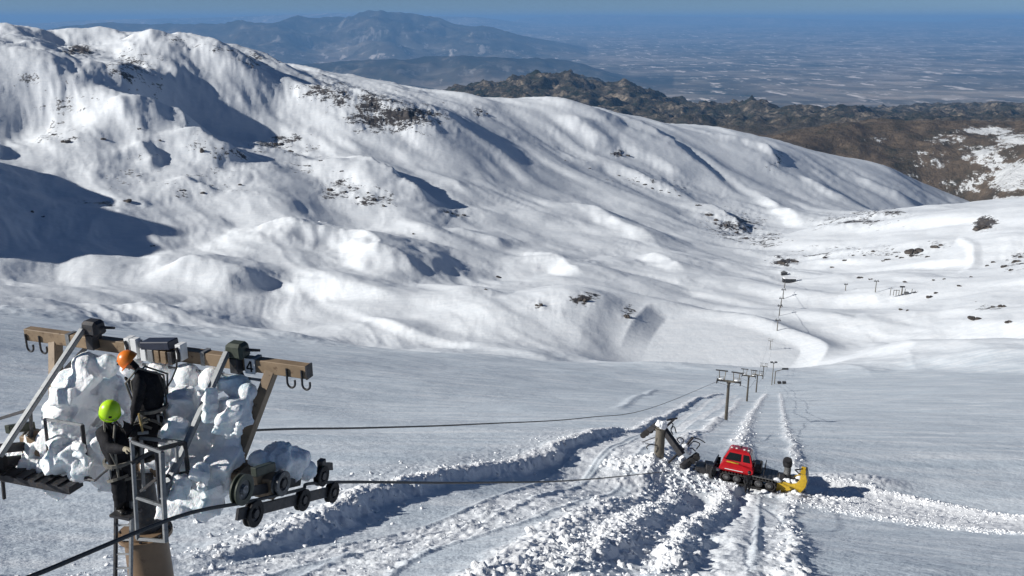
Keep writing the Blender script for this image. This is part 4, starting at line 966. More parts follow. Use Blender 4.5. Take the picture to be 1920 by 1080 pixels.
# ------------------------------------------------------------------ packed ice on the pylon head
def lump(m, px, py, l_, r, sq=(1, 1, 1)):
    m.ball(atl(px, py, l_), (r * 0.86 * sq[0], r * 0.86 * sq[1], r * 0.86 * sq[2]), 16, 10)
m = MB()
for px, py, l_, r in [
 (165,690,0.60,0.28),(135,725,0.50,0.32),(118,775,0.35,0.34),(105,825,0.25,0.36),(75,858,0.2,0.30),(140,850,0.05,0.34),(40,872,0.2,0.22),(150,880,-0.1,0.24),(20,880,0.3,0.18),(100,888,0.05,0.22),(135,800,0.25,0.30),(150,760,0.45,0.30),
 (200,684,0.72,0.22),(250,688,0.80,0.22),(300,694,0.82,0.22),(350,704,0.82,0.24),(400,714,0.80,0.24),(445,724,0.72,0.22),(465,735,0.65,0.16),
 (200,730,1.0,0.36),(260,745,1.05,0.36),(320,760,1.0,0.36),(375,770,0.90,0.38),(425,775,0.72,0.28),(455,760,0.62,0.2),
 (190,800,0.85,0.42),(250,815,0.85,0.42),(315,815,0.55,0.28),(355,810,0.48,0.32),(395,815,0.42,0.32),(425,825,0.32,0.24),
 (305,850,0.30,0.32),(355,860,0.22,0.34),(400,868,0.18,0.28),(425,862,0.15,0.18),(345,895,-0.02,0.27),(385,905,0.02,0.25),(412,900,0.05,0.2),(345,935,-0.15,0.19),(325,925,-0.25,0.16),(375,935,-0.05,0.17),
 (195,835,0.22,0.26),(165,850,0.12,0.3),(190,872,0.2,0.26),(230,860,0.30,0.3),(180,860,0.45,0.40),(210,880,0.5,0.40),(260,885,0.45,0.38),(325,775,0.3,0.17),(345,760,0.4,0.16),(300,795,0.25,0.16),(315,745,0.55,0.2)]:
    lump(m, px, py, l_, r)
ball_v = [Vector(p) for p in m.v]; rl = random.Random(4)
for i in range(400):                              # broken slabs and crumbs frozen into the surface
    p = rl.choice(ball_v); big = i < 150
    if (p - P0).dot(LV) > (0.6 if big else 0.5): continue
    q3 = Matrix.Rotation(rl.uniform(0, 6.28), 3, Vector((rl.gauss(0, 1), rl.gauss(0, 1), rl.gauss(0, 1))).normalized()); s1 = rl.uniform(0.12, 0.26) if big else rl.uniform(0.03, 0.09)
    m.boxax(p, (q3.col[0], q3.col[1], q3.col[2]), (s1, s1 * rl.uniform(0.6, 1.0), s1 * rl.uniform(0.35, 0.8)), rl.uniform(0.55, 1.0))
m.v = [p - pyl_base for p in m.v]
res = soft_mesh('snow_mass', 0.028, m, 0.035, 2.6, 5, 1, 0.03)
sm = link_mesh('packed_snow', res, ICE, None, smooth=True); sm.location = pyl_base
tag(sm, 'huge lump of packed snow and blue ice jammed under the pylon crossbeam', 'ice')
m = MB()
for px, py, l_, r in [(490,868,0.45,0.22),(520,860,0.7,0.27),(550,862,0.95,0.25),(575,880,1.2,0.18),(500,890,0.5,0.15),(545,885,0.9,0.18),(530,845,0.8,0.16)]: lump(m, px, py, l_, r)
m.v = [p - pyl_base for p in m.v]
res = soft_mesh('snow_heap', 0.035, m, 0.07, 3.0, 9, 2, 0.1)
sm = link_mesh('snow_heap', res, ICE, None, smooth=True); sm.location = pyl_base
tag(sm, 'heap of snow sitting on top of the right sheave wheels of the near pylon', 'snow')
# slabs and blocks of ice broken loose, lying on the mass
for i, (px, py, l_, sx, sy, sz, rx, rz) in enumerate([(425,790,-0.02,0.16,0.05,0.30,0.5,0.4),(395,760,0.18,0.13,0.05,0.26,-0.4,0.9),(445,805,0.0,0.07,0.05,0.22,0.6,0.2),(330,800,-0.12,0.16,0.12,0.12,0.3,0.5),(150,845,-0.42,0.14,0.05,0.20,0.3,-0.5),(335,915,-0.55,0.14,0.12,0.16,0.2,0.9),(375,885,-0.36,0.15,0.11,0.12,0.5,0.3)]):
    m = MB(); m.boxax((0, 0, 0), ((1, 0, 0), (0, 1, 0), (0, 0, 1)), (sx, sy, sz), 0.7)
    res = soft_mesh('ice_block', 0.03, m, 0.05, 4.0, 30 + i, 2, 0.1)
    o = link_mesh('ice_block', res, ICE, None, smooth=True); o.location = atl(px, py, l_); o.rotation_euler = (rx, 0.35, rz)
    tag(o, ['tilted slab of ice leaning near the right gantry leg, the largest slab', 'ice slab standing above the tilted slab, left of the right gantry leg', 'thin narrow ice splinter beside the right gantry leg', 'rounded snow block right of the worker in the orange helmet', 'ice plate inside the square guard rail on the left', 'snow block hanging low behind the ladder cage', 'snow block between the ladder cage and the sheave wheels'][i], 'ice block', 'loose ice blocks on the near pylon')

# ------------------------------------------------------------------ ropes of the lift
def rope(name, P, r, label):
    P = smooth_poly3(P, 10); c0 = P[0]; m = MB(); m.path([p - c0 for p in P], r, 8); o = m.build(name, ROPE, None, smooth=True); o.location = c0; tag(o, label, 'cable', 'haul ropes of the ski lift')
def smooth_poly3(P, n_=8):
    P = [Vector(p) for p in P]; E = [2 * P[0] - P[1]] + P + [2 * P[-1] - P[-2]]; out = []
    for i in range(1, len(E) - 2):
        for t_ in np.linspace(0, 1, n_, endpoint=False):
            a_, b_, c_, d_ = E[i - 1:i + 3]; out.append(0.5 * ((2 * b_) + (-a_ + c_) * t_ + (2 * a_ - 5 * b_ + 4 * c_ - d_) * t_ * t_ + (-a_ + 3 * b_ - 3 * c_ + d_) * t_ ** 3))
    return out + [P[-1]]
rope('haul_rope', [atw(-60, 1118, 2.3), atw(60, 1080, 2.3), lw(2.3, -1.9, rope_z(-1.9) + 0.02), lw(2.3, -0.5, rope_z(-0.5)), lw(2.3, 0.8, rope_z(0.8)), lw(2.3, 1.75, rope_z(1.75)), atw(900, 905, 2.3), atw(1100, 899, 2.3), atw(1250, 884, 2.3)], 0.026, 'dark steel haul rope over the right sheave wheels, sagging to the wrecked pylon')
rope('haul_rope', [lw(-2.35, -9, rope_z(-9)), lw(-2.35, 0, rope_z(0)), lw(-2.35, 1.75, rope_z(1.75)), atw(495, 806, -2.35), atw(700, 802, -2.35), atw(900, 795, -2.35), atw(1100, 783, -2.35), atw(1230, 762, -2.35), atw(1343, 716, -2.35)], 0.028, 'upper haul rope stretching from behind the ice to the next standing pylon')

# ------------------------------------------------------------------ the two workers on the pylon
RAD = dict(pel=0.215, waist=0.215, chest=0.245, sh=0.13, uarm=0.095, el=0.082, farm=0.078, hip=0.135, thigh=0.13, knee=0.105, calf=0.105)
J = dict(head=atl(206, 772, -0.66), neck=atl(205, 792, -0.60), chest=atl(213, 818, -0.56), pel=atl(228, 868, -0.52),
 shL=atl(232, 801, -0.52), elL=atl(246, 812, -0.40), wrL=atl(262, 796, -0.28), shR=atl(191, 808, -0.66), elR=atl(208, 842, -0.86), wrR=atl(236, 842, -0.92),
 hipL=atl(236, 878, -0.46), hipR=atl(219, 880, -0.58), knL=atl(238, 915, -0.50), knR=atl(224, 917, -0.64), ankL=atl(240, 948, -0.50), ankR=atl(224, 950, -0.62))
for q in 'LR': J['toe' + q] = J['ank' + q] + Vector((0.12, -0.13, 0))
person('person', J, RAD, (0.25, -0.75, -0.62), dict(cloth=CLOTH, glove=GLOVE), dict(L=(0.2, 0.3, -0.8), R=(0.1, 0.3, -0.8)),
 'worker in lime helmet and black work clothes standing on the ladder top, leaning in', LIME, dict(front=Vector((0.2, -0.97, 0)), gear=(((-0.1, -0.16, -0.05), GALV), ((0.02, -0.18, -0.02), STRAP), ((-0.15, -0.05, -0.06), DARK))))
J = dict(head=atl(244, 678, -0.10), neck=atl(258, 690, -0.06), chest=atl(276, 712, -0.02), pel=atl(286, 768, 0.02),
 shL=atl(288, 700, 0.10), elL=atl(258, 735, 0.0), wrL=atl(244, 718, -0.12), shR=atl(263, 708, -0.18), elR=atl(258, 752, -0.26), wrR=atl(250, 784, -0.30),
 hipL=atl(295, 780, 0.06), hipR=atl(276, 782, -0.08), knL=atl(280, 808, -0.12), knR=atl(259, 812, -0.22), ankL=atl(288, 850, 0.02), ankR=atl(262, 856, -0.12))
for q in 'LR': J['toe' + q] = J['ank' + q] + Vector((-0.12, -0.12, 0))
OW = person('person', J, RAD, (-0.75, -0.35, -0.55), dict(cloth=CLOTH, glove=BGLOVE), dict(L=(-0.3, 0.2, -0.9), R=(0.2, 0.1, -0.9)),
 'worker in orange helmet and black clothes bending under the crossbeam before the ice', ORANGE, dict(front=Vector((-0.8, -0.6, 0)), gear=(((0.12, -0.12, -0.05), GALV), ((0.16, 0.02, -0.03), STRAP))))
c0 = atl(262, 790, -0.32)
m = MB(); m.tube((0, 0, 0.12), (0.03, -0.02, -0.16), 0.014, 0.016, 8); o = m.build('tool_handle', paint('ash_wood', (0.42, 0.30, 0.12)), None); t = empty('ice_axe', c0, label='short hand axe with wooden handle held between the two workers', cat='axe'); o.parent = t
m = MB(); m.boxax((0.035, -0.02, -0.17), ((1, 0.2, 0), (0, 1, 0), (0, 0, 1)), (0.07, 0.012, 0.022)); m.build('axe_head', GALV, t)
c0 = atl(306, 715, 0.12); P = [atl(297, 700, -0.1), atl(306, 725, -0.05), atl(312, 750, 0.0), atl(308, 768, 0.05), atl(296, 772, 0.08)]
m = MB(); m.path([p - c0 for p in smooth_poly3(P, 5)], 0.012, 6); o = m.build('safety_lanyard', BLACKP, None); o.location = c0; tag(o, 'black safety lanyard along the back of the orange helmeted worker', 'rope')
# ------------------------------------------------------------------ vectorised ground height
def ground_zv(x, y):
    th = np.arctan2(x, y); rho = np.log(np.hypot(x, y))
    i = np.clip(np.searchsorted(THG, th) - 1, 0, NU - 2); j = np.clip(np.searchsorted(RHG, rho) - 1, 0, NV - 2)
    f = (th - THG[i]) / (THG[i + 1] - THG[i]); g = (rho - RHG[j]) / (RHG[j + 1] - RHG[j])
    return (ZG[j, i] * (1 - f) + ZG[j, i + 1] * f) * (1 - g) + (ZG[j + 1, i] * (1 - f) + ZG[j + 1, i + 1] * f) * g
def on_line(s_):
    p = P0 + LV * s_; return Vector((p.x, p.y, ground_z(p.x, p.y)))
LZ = math.atan2(-LV.x, LV.y)           # turns local y onto the lift line

# ------------------------------------------------------------------ the standing pylons down the line
def make_pylon(h):
    root = empty('lift_pylon', (0, 0, 0))
    m = MB(); m.lathe((0, 0, 0), Zv, [(-1.2, 0.36), (h, 0.27), (h + 0.12, 0.27)], 16, closed=False); m.build('pole', FARGREY, root, smooth=True)
    m = MB(); m.lathe((0, 0, 0), Zv, [(h - 0.1, 0.42), (h, 0.42), (h, 0.2), (h - 0.1, 0.2)], 16); m.build('flange', DARK, root)
    m = MB(); m.beam((-2.4, 0, h + 0.3), (2.4, 0, h + 0.3), 0.3, 0.34); m.build('crossarm', FARGREY, root)
    m = MB(); m.beam((-2.75, 0.6, h + 2.1), (-0.35, 0.6, h + 2.1), 0.18, 0.2); m.build('gantry_beam', DARK, root)
    m = MB(); m.beam((0.35, 0.6, h + 2.05), (2.75, 0.6, h + 1.95), 0.18, 0.2); m.build('gantry_beam', DARK, root)
    for s_ in (-1, 1):
        for q in (0.75, 2.05):
            m = MB(); m.beam((q * s_, 0.6, h + 2.05), ((q * 0.75 + 0.35) * s_, 0.1, h + 0.4), 0.13, 0.13); m.build('gantry_leg', FARGREY, root)
        m = MB(); m.beam((2.3 * s_, -1.5, h + 0.62), (2.3 * s_, 1.5, h - 0.0), 0.14, 0.22); tr = m.build('balancer_beam', DARK, root)
        for q in (-1.3, -0.45, 0.45, 1.3):
            m = MB(); m.lathe((2.3 * s_, q, h + 0.31 - 0.207 * q - 0.26), (1, 0, 0), [(-0.08, 0.24), (0.08, 0.24)], 14, closed=False); m.build('sheave_wheel', RUBBER, tr)
        m = MB(); m.boxax((1.7 * s_, -0.3, h + 0.42), ((1, 0, 0), (0, 1, 0), (0, 0, 1)), (0.7, 0.3, 0.04)); wk_ = m.build('walkway', DARK, root)
        m = MB(); m.beam((1.0 * s_, -0.6, h + 1.35), (2.4 * s_, -0.6, h + 1.35), 0.05, 0.05); m.build('handrail', FARGREY, wk_)
        for q in (1.05, 1.7, 2.35):
            m = MB(); m.beam((q * s_, -0.6, h + 0.42), (q * s_, -0.6, h + 1.35), 0.05, 0.05); m.build('rail_post', FARGREY, wk_)
        m = MB(); m.ball((1.5 * s_, 0.15, h + 0.55), (0.55, 0.3, 0.16), 10, 6); m.build('snow_cap', CLOD, root, smooth=True)
    for q in (-0.2, 0.2):
        m = MB(); m.beam((q, -0.42, -0.3), (q, -0.36, h + 0.3), 0.05, 0.05); m.build('ladder_rail', DARK, root)
    return root
proto = make_pylon(8.0)
labs = ['nearest upright pylon beyond the wrecked one, tallest grey pole by the track', 'second upright pylon down the line, right of the tallest grey pole', 'third upright pylon down the line at the far brow', 'fourth upright pylon, only its head showing at the brow of the slope', 'last pylon head of the row at the brow, by the light mast']
def line_s(px, py):                       # distance along the lift line seen at this pixel column
    d = Vector(pdir(px, py)); r_ = d.x / d.y; return (P0.y * r_ - P0.x) / (LV.x - LV.y * r_)
for i, (px, py) in enumerate(((1361, 788), (1399, 767), (1417, 743), (1428, 735), (1437, 730))):
    o = proto if i == 0 else copy_tree(proto)
    p = on_line(line_s(px, py)); dpt = p.y * CP - p.z * SP
    want = {0: 68, 1: 49, 2: 30, 3: 24, 4: 20}[i] / FPX * dpt / 0.88 / 8.0
    o.location = p; o.rotation_euler = (0, 0, LZ); o.scale = (1, 1, min(1.15, max(0.8, want)))
    tag(o, labs[i], 'lift pylon', 'lift pylons of the ski lift line')
# rope along the row
pp = [on_line(line_s(px, py)) for px, py in ((1361, 788), (1399, 767), (1417, 743), (1428, 735), (1437, 730))]
for s_, lb in ((-2.3, 'far haul rope on the left side of the row of upright pylons'), (2.3, 'far haul rope on the right side of the row of upright pylons')):
    P = [p + WV * s_ + Vector((0, 0, 8.2)) for p in pp]; Q = []
    for a_, b_ in zip(P[:-1], P[1:]): Q += [a_, a_.lerp(b_, 0.5) - Vector((0, 0, 1.6))]
    rope('haul_rope', Q + [P[-1]], 0.035, lb)

# ------------------------------------------------------------------ wrecked pylon beside the groomer
wb = hit_px(1237, 856); WR = empty('wrecked_pylon', wb, label='stub of a wrecked pylon with its torn crossarm hanging into the snow', cat='lift pylon', group='lift pylons of the ski lift line')
dW = wb.y * CP - wb.z * SP; pm = FPX / dW       # pixels per metre there
def wp(px, py, away=0.0):                        # pixel -> local point on the pylon's own upright plane
    v = at(px, py, wb.y + away); return v - wb
m = MB(); m.path([wp(1234, 880), wp(1237, 830), wp(1239, 800)], [0.42, 0.40, 0.36], 20); m.build('pole', FARGREY, WR, smooth=True)
m = MB(); m.tube(wp(1238.4, 806), wp(1238.6, 803), 0.43, 0.43, 20); m.build('flange', FARGREY, WR, smooth=True)
m = MB(); m.beam(wp(1243, 803, 0.1), wp(1279, 853, -1.2), 0.42, 0.5); m.build('torn_crossarm', DARK, WR, bevel=0.03)
m = MB(); m.beam(wp(1231, 796, 0.2), wp(1206, 815, 0.9), 0.3, 0.42); a_ = m.build('bent_balancer', DARK, WR, bevel=0.02)
for px, py in ((1228, 800), (1220, 805), (1212, 810), (1206, 814)):
    m = MB(); m.lathe(wp(px, py + 2, 0.5), (0.3, 0.9, -0.2), [(-0.08, 0.24), (0.08, 0.24)], 14, closed=False); m.build('sheave_wheel', RUBBER, a_)
m = MB(); m.beam(wp(1277, 877, -1.6), wp(1309, 853, -0.6), 0.35, 0.5); a_ = m.build('fallen_balancer', DARK, WR, bevel=0.02)
for px, py in ((1282, 876), (1290, 870), (1298, 864), (1306, 858)):
    m = MB(); m.lathe(wp(px, py, -1.3), (0.2, 0.95, 0.1), [(-0.1, 0.27), (0.1, 0.27)], 14, closed=False); m.build('sheave_wheel', RUBBER, a_)
m = MB(); m.beam(wp(1253, 868, -1.2), wp(1274, 848, -1.0), 0.12, 0.14); m.build('strut', DARK, WR)
m = MB(); m.beam(wp(1275, 850, -1.0), wp(1299, 820, -0.5), 0.14, 0.16); m.build('gantry_leg', DARK, WR)
m = MB(); m.beam(wp(1245, 804, 0.2), wp(1264, 786, 0.6), 0.12, 0.14); m.build('gantry_leg', DARK, WR)
m = MB(); m.beam(wp(1250, 788, 0.5), wp(1270, 784, 0.7), 0.1, 0.12); m.build('gantry_beam', DARK, WR)
m = MB(); m.path([wp(1232, 835, -0.3), wp(1218, 833, -0.5), wp(1212, 838, -0.5), wp(1214, 842, -0.4)], 0.05, 6); m.path([wp(1218, 833, -0.5), wp(1204, 829, -0.3), wp(1228, 820, -0.3)], 0.04, 6); m.build('bent_rail', DARK, WR)
for P in ([(1274, 830), (1270, 824), (1276, 820), (1282, 826), (1278, 833)], [(1290, 838), (1300, 828), (1312, 832), (1306, 842)], [(1299, 820), (1312, 824), (1322, 830)], [(1262, 815), (1258, 806), (1264, 800), (1268, 812)], [(1288, 848), (1296, 840), (1304, 846)], [(1250, 800), (1256, 792), (1262, 796), (1258, 804)]):
    m = MB(); m.path(smooth_poly3([wp(x, y, -0.6 + 0.2 * (i % 3)) for i, (x, y) in enumerate(P)], 4), 0.045, 6); m.build('bent_rail', DARK, WR)
for px, py, r_ in ((1243, 797, 0.35), (1236, 795, 0.3), (1284, 838, 0.28), (1280, 862, 0.3), (1270, 840, 0.22), (1292, 846, 0.25)):
    m = MB(); m.ball((0, 0, 0), r_, 12, 8); res = soft_mesh('snow_cap', 0.07, m, 0.12, 2.5, int(px) % 50, 1); o = link_mesh('snow_cap', res, CLOD, WR, smooth=True); o.location = wp(px, py, -0.7)

# ------------------------------------------------------------------ red snow groomer with a yellow snow blower
gc = hit_px(1400, 915); yaw = R(-20)
def gnorm(p, e_=2.2):
    return Vector((ground_z(p.x - e_, p.y) - ground_z(p.x + e_, p.y), ground_z(p.x, p.y - e_) - ground_z(p.x, p.y + e_), 2 * e_)).normalized()
nz_ = gnorm(gc, 4.0); ex_ = Vector((math.cos(yaw), math.sin(yaw), 0)); ex_ = (ex_ - nz_ * ex_.dot(nz_)).normalized(); ey_ = nz_.cross(ex_)
GR = empty('snow_groomer', gc, label='red tracked snow groomer with yellow snow blower beside the wrecked pylon', cat='snow groomer')
GR.rotation_euler = Matrix((ex_, ey_, nz_)).transposed().to_euler()
GR.location = gc + ey_ * 1.6 + nz_ * 0.22; GR.scale = (0.94, 0.92, 0.82)
def stadium(x0, x1, z0, z1, teeth=0.0, n_=64):
    r_ = (z1 - z0) / 2; zc = (z0 + z1) / 2; L1 = (x1 - x0) - 2 * r_; tot = 2 * L1 + 2 * math.pi * r_; out = []
    for i in range(n_):
        for jj, off in ((0, 0), (1, 0), (2, teeth), (3, teeth)) if teeth else ((0, 0),):
            s_ = tot * (i + jj * 0.25) / n_
            if s_ < L1: p = (x0 + r_ + s_, z0 - off)
            elif s_ < L1 + math.pi * r_: a = (s_ - L1) / r_; p = (x1 - r_ + (r_ + off) * math.sin(a), zc - (r_ + off) * math.cos(a))
            elif s_ < 2 * L1 + math.pi * r_: p = (x1 - r_ - (s_ - L1 - math.pi * r_), z1 + off)
            else: a = (s_ - 2 * L1 - math.pi * r_) / r_; p = (x0 + r_ - (r_ + off) * math.sin(a), zc + (r_ + off) * math.cos(a))
            out.append(p)
    return out
for s_ in (-1, 1):
    m = MB(); o1 = stadium(-2.25, 2.25, 0.0, 0.86, 0.085, 40); i1 = stadium(-2.17, 2.17, 0.08, 0.78, 0, 160)
    n_ = len(o1); y0, y1 = (-2.05, -0.95) if s_ < 0 else (0.95, 2.05)
    vs = [(x, y0, z) for x, z in o1] + [(x, y1, z) for x, z in o1] + [(x, y0, z) for x, z in i1] + [(x, y1, z) for x, z in i1]; fs = []
    for i in range(n_):
        j = (i + 1) % n_; fs += [(i, j, n_ + j, n_ + i), (2 * n_ + j, 2 * n_ + i, 3 * n_ + i, 3 * n_ + j), (j, i, 2 * n_ + i, 2 * n_ + j), (n_ + i, n_ + j, 3 * n_ + j, 3 * n_ + i)]
    m.add(vs, fs); tr = m.build('track', RUBBER, GR)
    for xx in (-1.75, -0.88, 0.0, 0.88, 1.75):
        m = MB(); m.lathe((xx, -1.5 * -s_, 0.43), (0, 1, 0), [(-0.5, 0.30), (-0.48, 0.33), (0.48, 0.33), (0.5, 0.30)], 18, closed=False); wl_ = m.build('road_wheel', DARK, tr, smooth=True)
        m = MB(); m.lathe((xx, 1.5 * s_ + 0.5 * s_, 0.43), (0, 1, 0), [(-0.03, 0.15), (0.03, 0.12)], 12, closed=False); m.build('hub', DIRTYGREY, wl_, smooth=True)
m = MB(); m.box((0.1, 0, 0.72), (4.2, 1.86, 0.5)); m.build('chassis', DARK, GR, bevel=0.03)
m = MB(); m.box((1.25, 0, 1.0), (2.0, 3.6, 0.08)); dk = m.build('deck', DIRTYGREY, GR, bevel=0.02)
for i in range(6):
    m = MB(); m.box((0.45 + i * 0.32, 0, 1.055), (0.1, 3.3, 0.03)); m.build('deck_slat', DARK, dk)
m = MB(); m.box((0.55, 0.3, 1.45), (0.75, 2.0, 0.85), 0, 0.85); m.build('engine_cover', DARK, GR, bevel=0.06)
m = MB(); m.tube((0.8, -0.6, 1.4), (0.8, -0.6, 2.3), 0.07, 0.07, 10); m.build('exhaust_pipe', DARK, GR, smooth=True)
m = MB(); m.path([(1.15, -1.2, 1.0), (1.15, -1.2, 2.0), (1.15, 1.2, 2.0), (1.15, 1.2, 1.0)], 0.03, 6); m.build('rail', DARK, GR)
# cab and red lower body
def loft(sections):
    """sections: list of (x0, x1, y half, z)"""
    m = MB(); vs = []
    for x0, x1, yh, z in sections: vs += [(x0, -yh, z), (x1, -yh, z), (x1, yh, z), (x0, yh, z)]
    fs = [(3, 2, 1, 0)]
    for i in range(len(sections) - 1):
        for q in range(4): fs.append((4 * i + q, 4 * i + (q + 1) % 4, 4 * i + 4 + (q + 1) % 4, 4 * i + 4 + q))
    b_ = 4 * (len(sections) - 1); fs.append((b_, b_ + 1, b_ + 2, b_ + 3)); m.add(vs, fs); return m
m = loft([(-2.35, 0.15, 1.55, 0.86), (-2.5, 0.32, 1.75, 1.05), (-2.45, 0.36, 1.72, 1.35), (-2.25, 0.2, 1.45, 1.68)]); bd = m.build('body', RED, GR, bevel=0.07)
m = MB(); m.box((-1.25, -1.775, 1.18), (1.5, 0.02, 0.06)); m.build('trim_stripe', WHITE, bd)
cabS = [(-2.25, 0.2, 1.42, 1.66), (-2.3, 0.16, 1.42, 1.95), (-1.95, -0.12, 1.12, 2.78), (-1.8, -0.28, 0.98, 2.92)]
m = loft(cabS); cb = m.build('cab', RED, GR, bevel=0.05)
m = MB(); m.box((-1.05, 0, 2.93), (1.3, 1.7, 0.10), 0, 0.9); m.build('roof', RED, cb, bevel=0.03)
def cab_quad(u0, u1, v0, v1, face, off=0.02):
    x0, x1, yh0, z0 = cabS[1]; X0, X1, yh1, z1 = cabS[2]
    def P_(u, v):
        a0, a1 = x0 + (X0 - x0) * v, x1 + (X1 - x1) * v; yh = yh0 + (yh1 - yh0) * v; z = z0 + (z1 - z0) * v
        if face == 'near': return (a0 + (a1 - a0) * u, -yh - off, z)
        if face == 'far': return (a0 + (a1 - a0) * u, yh + off, z)
        if face == 'right': return (a1 + off, -yh + 2 * yh * u, z)
        return (a0 - off, -yh + 2 * yh * u, z)
    m = MB(); q4 = [P_(u0, v0), P_(u1, v0), P_(u1, v1), P_(u0, v1)]; c_ = Vector((-1.05, 0, 2.3))
    inn = [Vector(p) + (c_ - Vector(p)).normalized() * 0.05 for p in q4]
    m.add(list(map(Vector, q4)) + inn, [(0, 1, 2, 3), (7, 6, 5, 4), (0, 4, 5, 1), (1, 5, 6, 2), (2, 6, 7, 3), (3, 7, 4, 0)]); return m
for args in ((0.08, 0.60, 0.06, 0.88, 'near'), (0.68, 0.93, 0.10, 0.88, 'near'), (0.08, 0.60, 0.06, 0.88, 'far'), (0.68, 0.93, 0.10, 0.88, 'far'), (0.06, 0.47, 0.06, 0.90, 'right'), (0.53, 0.94, 0.06, 0.90, 'right'), (0.06, 0.94, 0.04, 0.92, 'left')):
    cab_quad(*args).build('window', GLASS, cb)
m = MB(); m.box((-1.45, -1.45, 1.80), (1.0, 0.05, 0.12)); m.build('door_panel', YELLOW, cb, bevel=0.01)
for xx in (-1.75, -1.35, -0.7, -0.35):
    m = MB(); m.box((xx, -0.55, 3.02), (0.16, 0.14, 0.12)); m.build('roof_lamp', LAMP, cb, bevel=0.02)
m = MB(); m.lathe((-1.05, 0.1, 2.97), Zv, [(0, 0.1), (0.16, 0.09), (0.2, 0.05)], 12, closed=False); m.build('beacon', DARK, cb, smooth=True)
m = MB(); m.path([(0.1, -1.4, 2.2), (0.35, -1.75, 2.35)], 0.025, 6); m.box((0.37, -1.8, 2.2), (0.06, 0.22, 0.4)); m.build('mirror', DARK, cb)
m = MB(); m.box((0.25, -1.62, 1.18), (0.16, 0.16, 0.16)); m.build('headlight', LAMP, bd, bevel=0.03)
# dark blade at the left end
pr = [(-3.1, 0.15), (-3.0, 0.05), (-2.85, 0.10), (-2.95, 0.45), (-2.97, 0.85), (-2.88, 1.2), (-2.98, 1.25), (-3.12, 0.9), (-3.14, 0.5)]
m = MB(); m.prism(pr, -2.3, 2.3); bl = m.build('front_blade', DARK, GR, bevel=0.01)
for yy in (-1.8, -0.6, 0.6, 1.8):
    m = MB(); m.box((-2.82, yy, 0.65), (0.3, 0.14, 1.0)); m.build('blade_rib', DARK, bl)
m = MB(); m.beam((-2.2, -0.7, 0.6), (-2.85, -0.9, 0.6), 0.16, 0.2); m.beam((-2.2, 0.7, 0.6), (-2.85, 0.9, 0.6), 0.16, 0.2); m.build('blade_arm', DARK, bl)
m = MB(); m.box((-3.3, -1.2, 0.75), (0.7, 1.6, 0.9), 0.2); m.build('tiller_box', DARK, GR, bevel=0.05)
m = MB(); m.box((-4.0, -1.0, 0.55), (0.9, 2.2, 0.55), 0.1); tl_ = m.build('tiller', DARK, GR, bevel=0.05)
m = MB(); m.tube((-4.4, -2.1, 0.3), (-4.4, 0.2, 0.3), 0.3, 0.3, 14); m.build('tiller_drum', RUBBER, tl_)
# yellow blower at the right end
BX0 = -0.65
def sh(o_): return [(x + BX0, z) for x, z in o_]
pr = sh([(2.95, 0.0), (4.3, 0.0), (4.9, 0.3), (5.2, 0.9), (5.25, 1.5), (5.1, 2.05), (4.7, 2.05), (4.68, 1.5), (4.45, 1.1), (4.1, 0.95), (3.5, 1.0), (2.95, 0.95)])
m = MB(); m.prism(pr, -1.45, -1.3); bw = m.build('side_plate', YELLOW, GR, bevel=0.02)
m = MB(); m.prism(pr, 1.3, 1.45); m.build('side_plate', YELLOW, GR, bevel=0.02)
pr2 = sh([(4.2, 0.02), (4.95, 0.28), (5.27, 0.9), (5.34, 1.5), (5.16, 2.08), (5.04, 2.08), (5.2, 1.48), (5.1, 0.92), (4.82, 0.40), (4.18, 0.14)])
m = MB(); m.prism(pr2, -1.42, 1.42); m.build('curved_back', DIRTYGREY, GR, bevel=0.01)
m = MB(); m.box((3.4 + BX0, -0.3, 0.4), (1.0, 1.9, 0.7)); m.build('blower_housing', YELLOW, GR, bevel=0.08)
ax0 = 4.2 + BX0
m = MB(); m.tube((ax0, -1.28, 0.62), (ax0, 1.28, 0.62), 0.12, 0.12, 12)
for i in range(40):
    a = i * 0.55; m.boxax((ax0 + 0.24 * math.cos(a), -1.15 + i * 0.058, 0.62 + 0.24 * math.sin(a)), ((-math.sin(a), 0.35, math.cos(a)), (0.2, 1, 0), (math.cos(a), 0, math.sin(a))), (0.09, 0.015, 0.16))
o = m.build('auger', DARK, GR); o['kind'] = 'stuff'
cx0 = 3.55 + BX0
m = MB(); m.path([(cx0, -0.2, 0.7), (cx0 + 0.05, -0.2, 1.3), (cx0 + 0.07, -0.22, 1.9), (cx0, -0.3, 2.3)], [0.38, 0.32, 0.28, 0.28], 14); ch = m.build('chute', DIRTYGREY, GR, smooth=True)
m = MB(); m.path([(cx0 + 0.01, -0.3, 2.2), (cx0 - 0.03, -0.32, 2.55), (cx0 - 0.05, -0.42, 2.85), (cx0 - 0.05, -0.75, 3.0)], [0.34, 0.40, 0.37, 0.26], 12); m.build('chute_hood', BLACKP, ch, smooth=True)
m = MB(); m.box((2.55, -0.5, 1.1), (0.6, 0.9, 0.8), 0.2, 0.8); m.build('gearbox', DARK, GR, bevel=0.06)
m = MB(); m.beam((2.0, -0.6, 0.75), (3.0, -0.6, 0.5), 0.16, 0.2); m.build('lift_arm', DARK, GR)
m = MB(); m.beam((2.0, 0.6, 0.75), (3.0, 0.6, 0.5), 0.16, 0.2); m.build('lift_arm', DARK, GR)
m = MB(); m.path([(4.9 + BX0, -1.2, 1.95), (4.5 + BX0, -0.9, 1.95), (4.2 + BX0, 0.2, 1.9), (4.8 + BX0, 1.1, 1.9)], 0.06, 6); m.build('hose', BLACKP, GR, smooth=True)
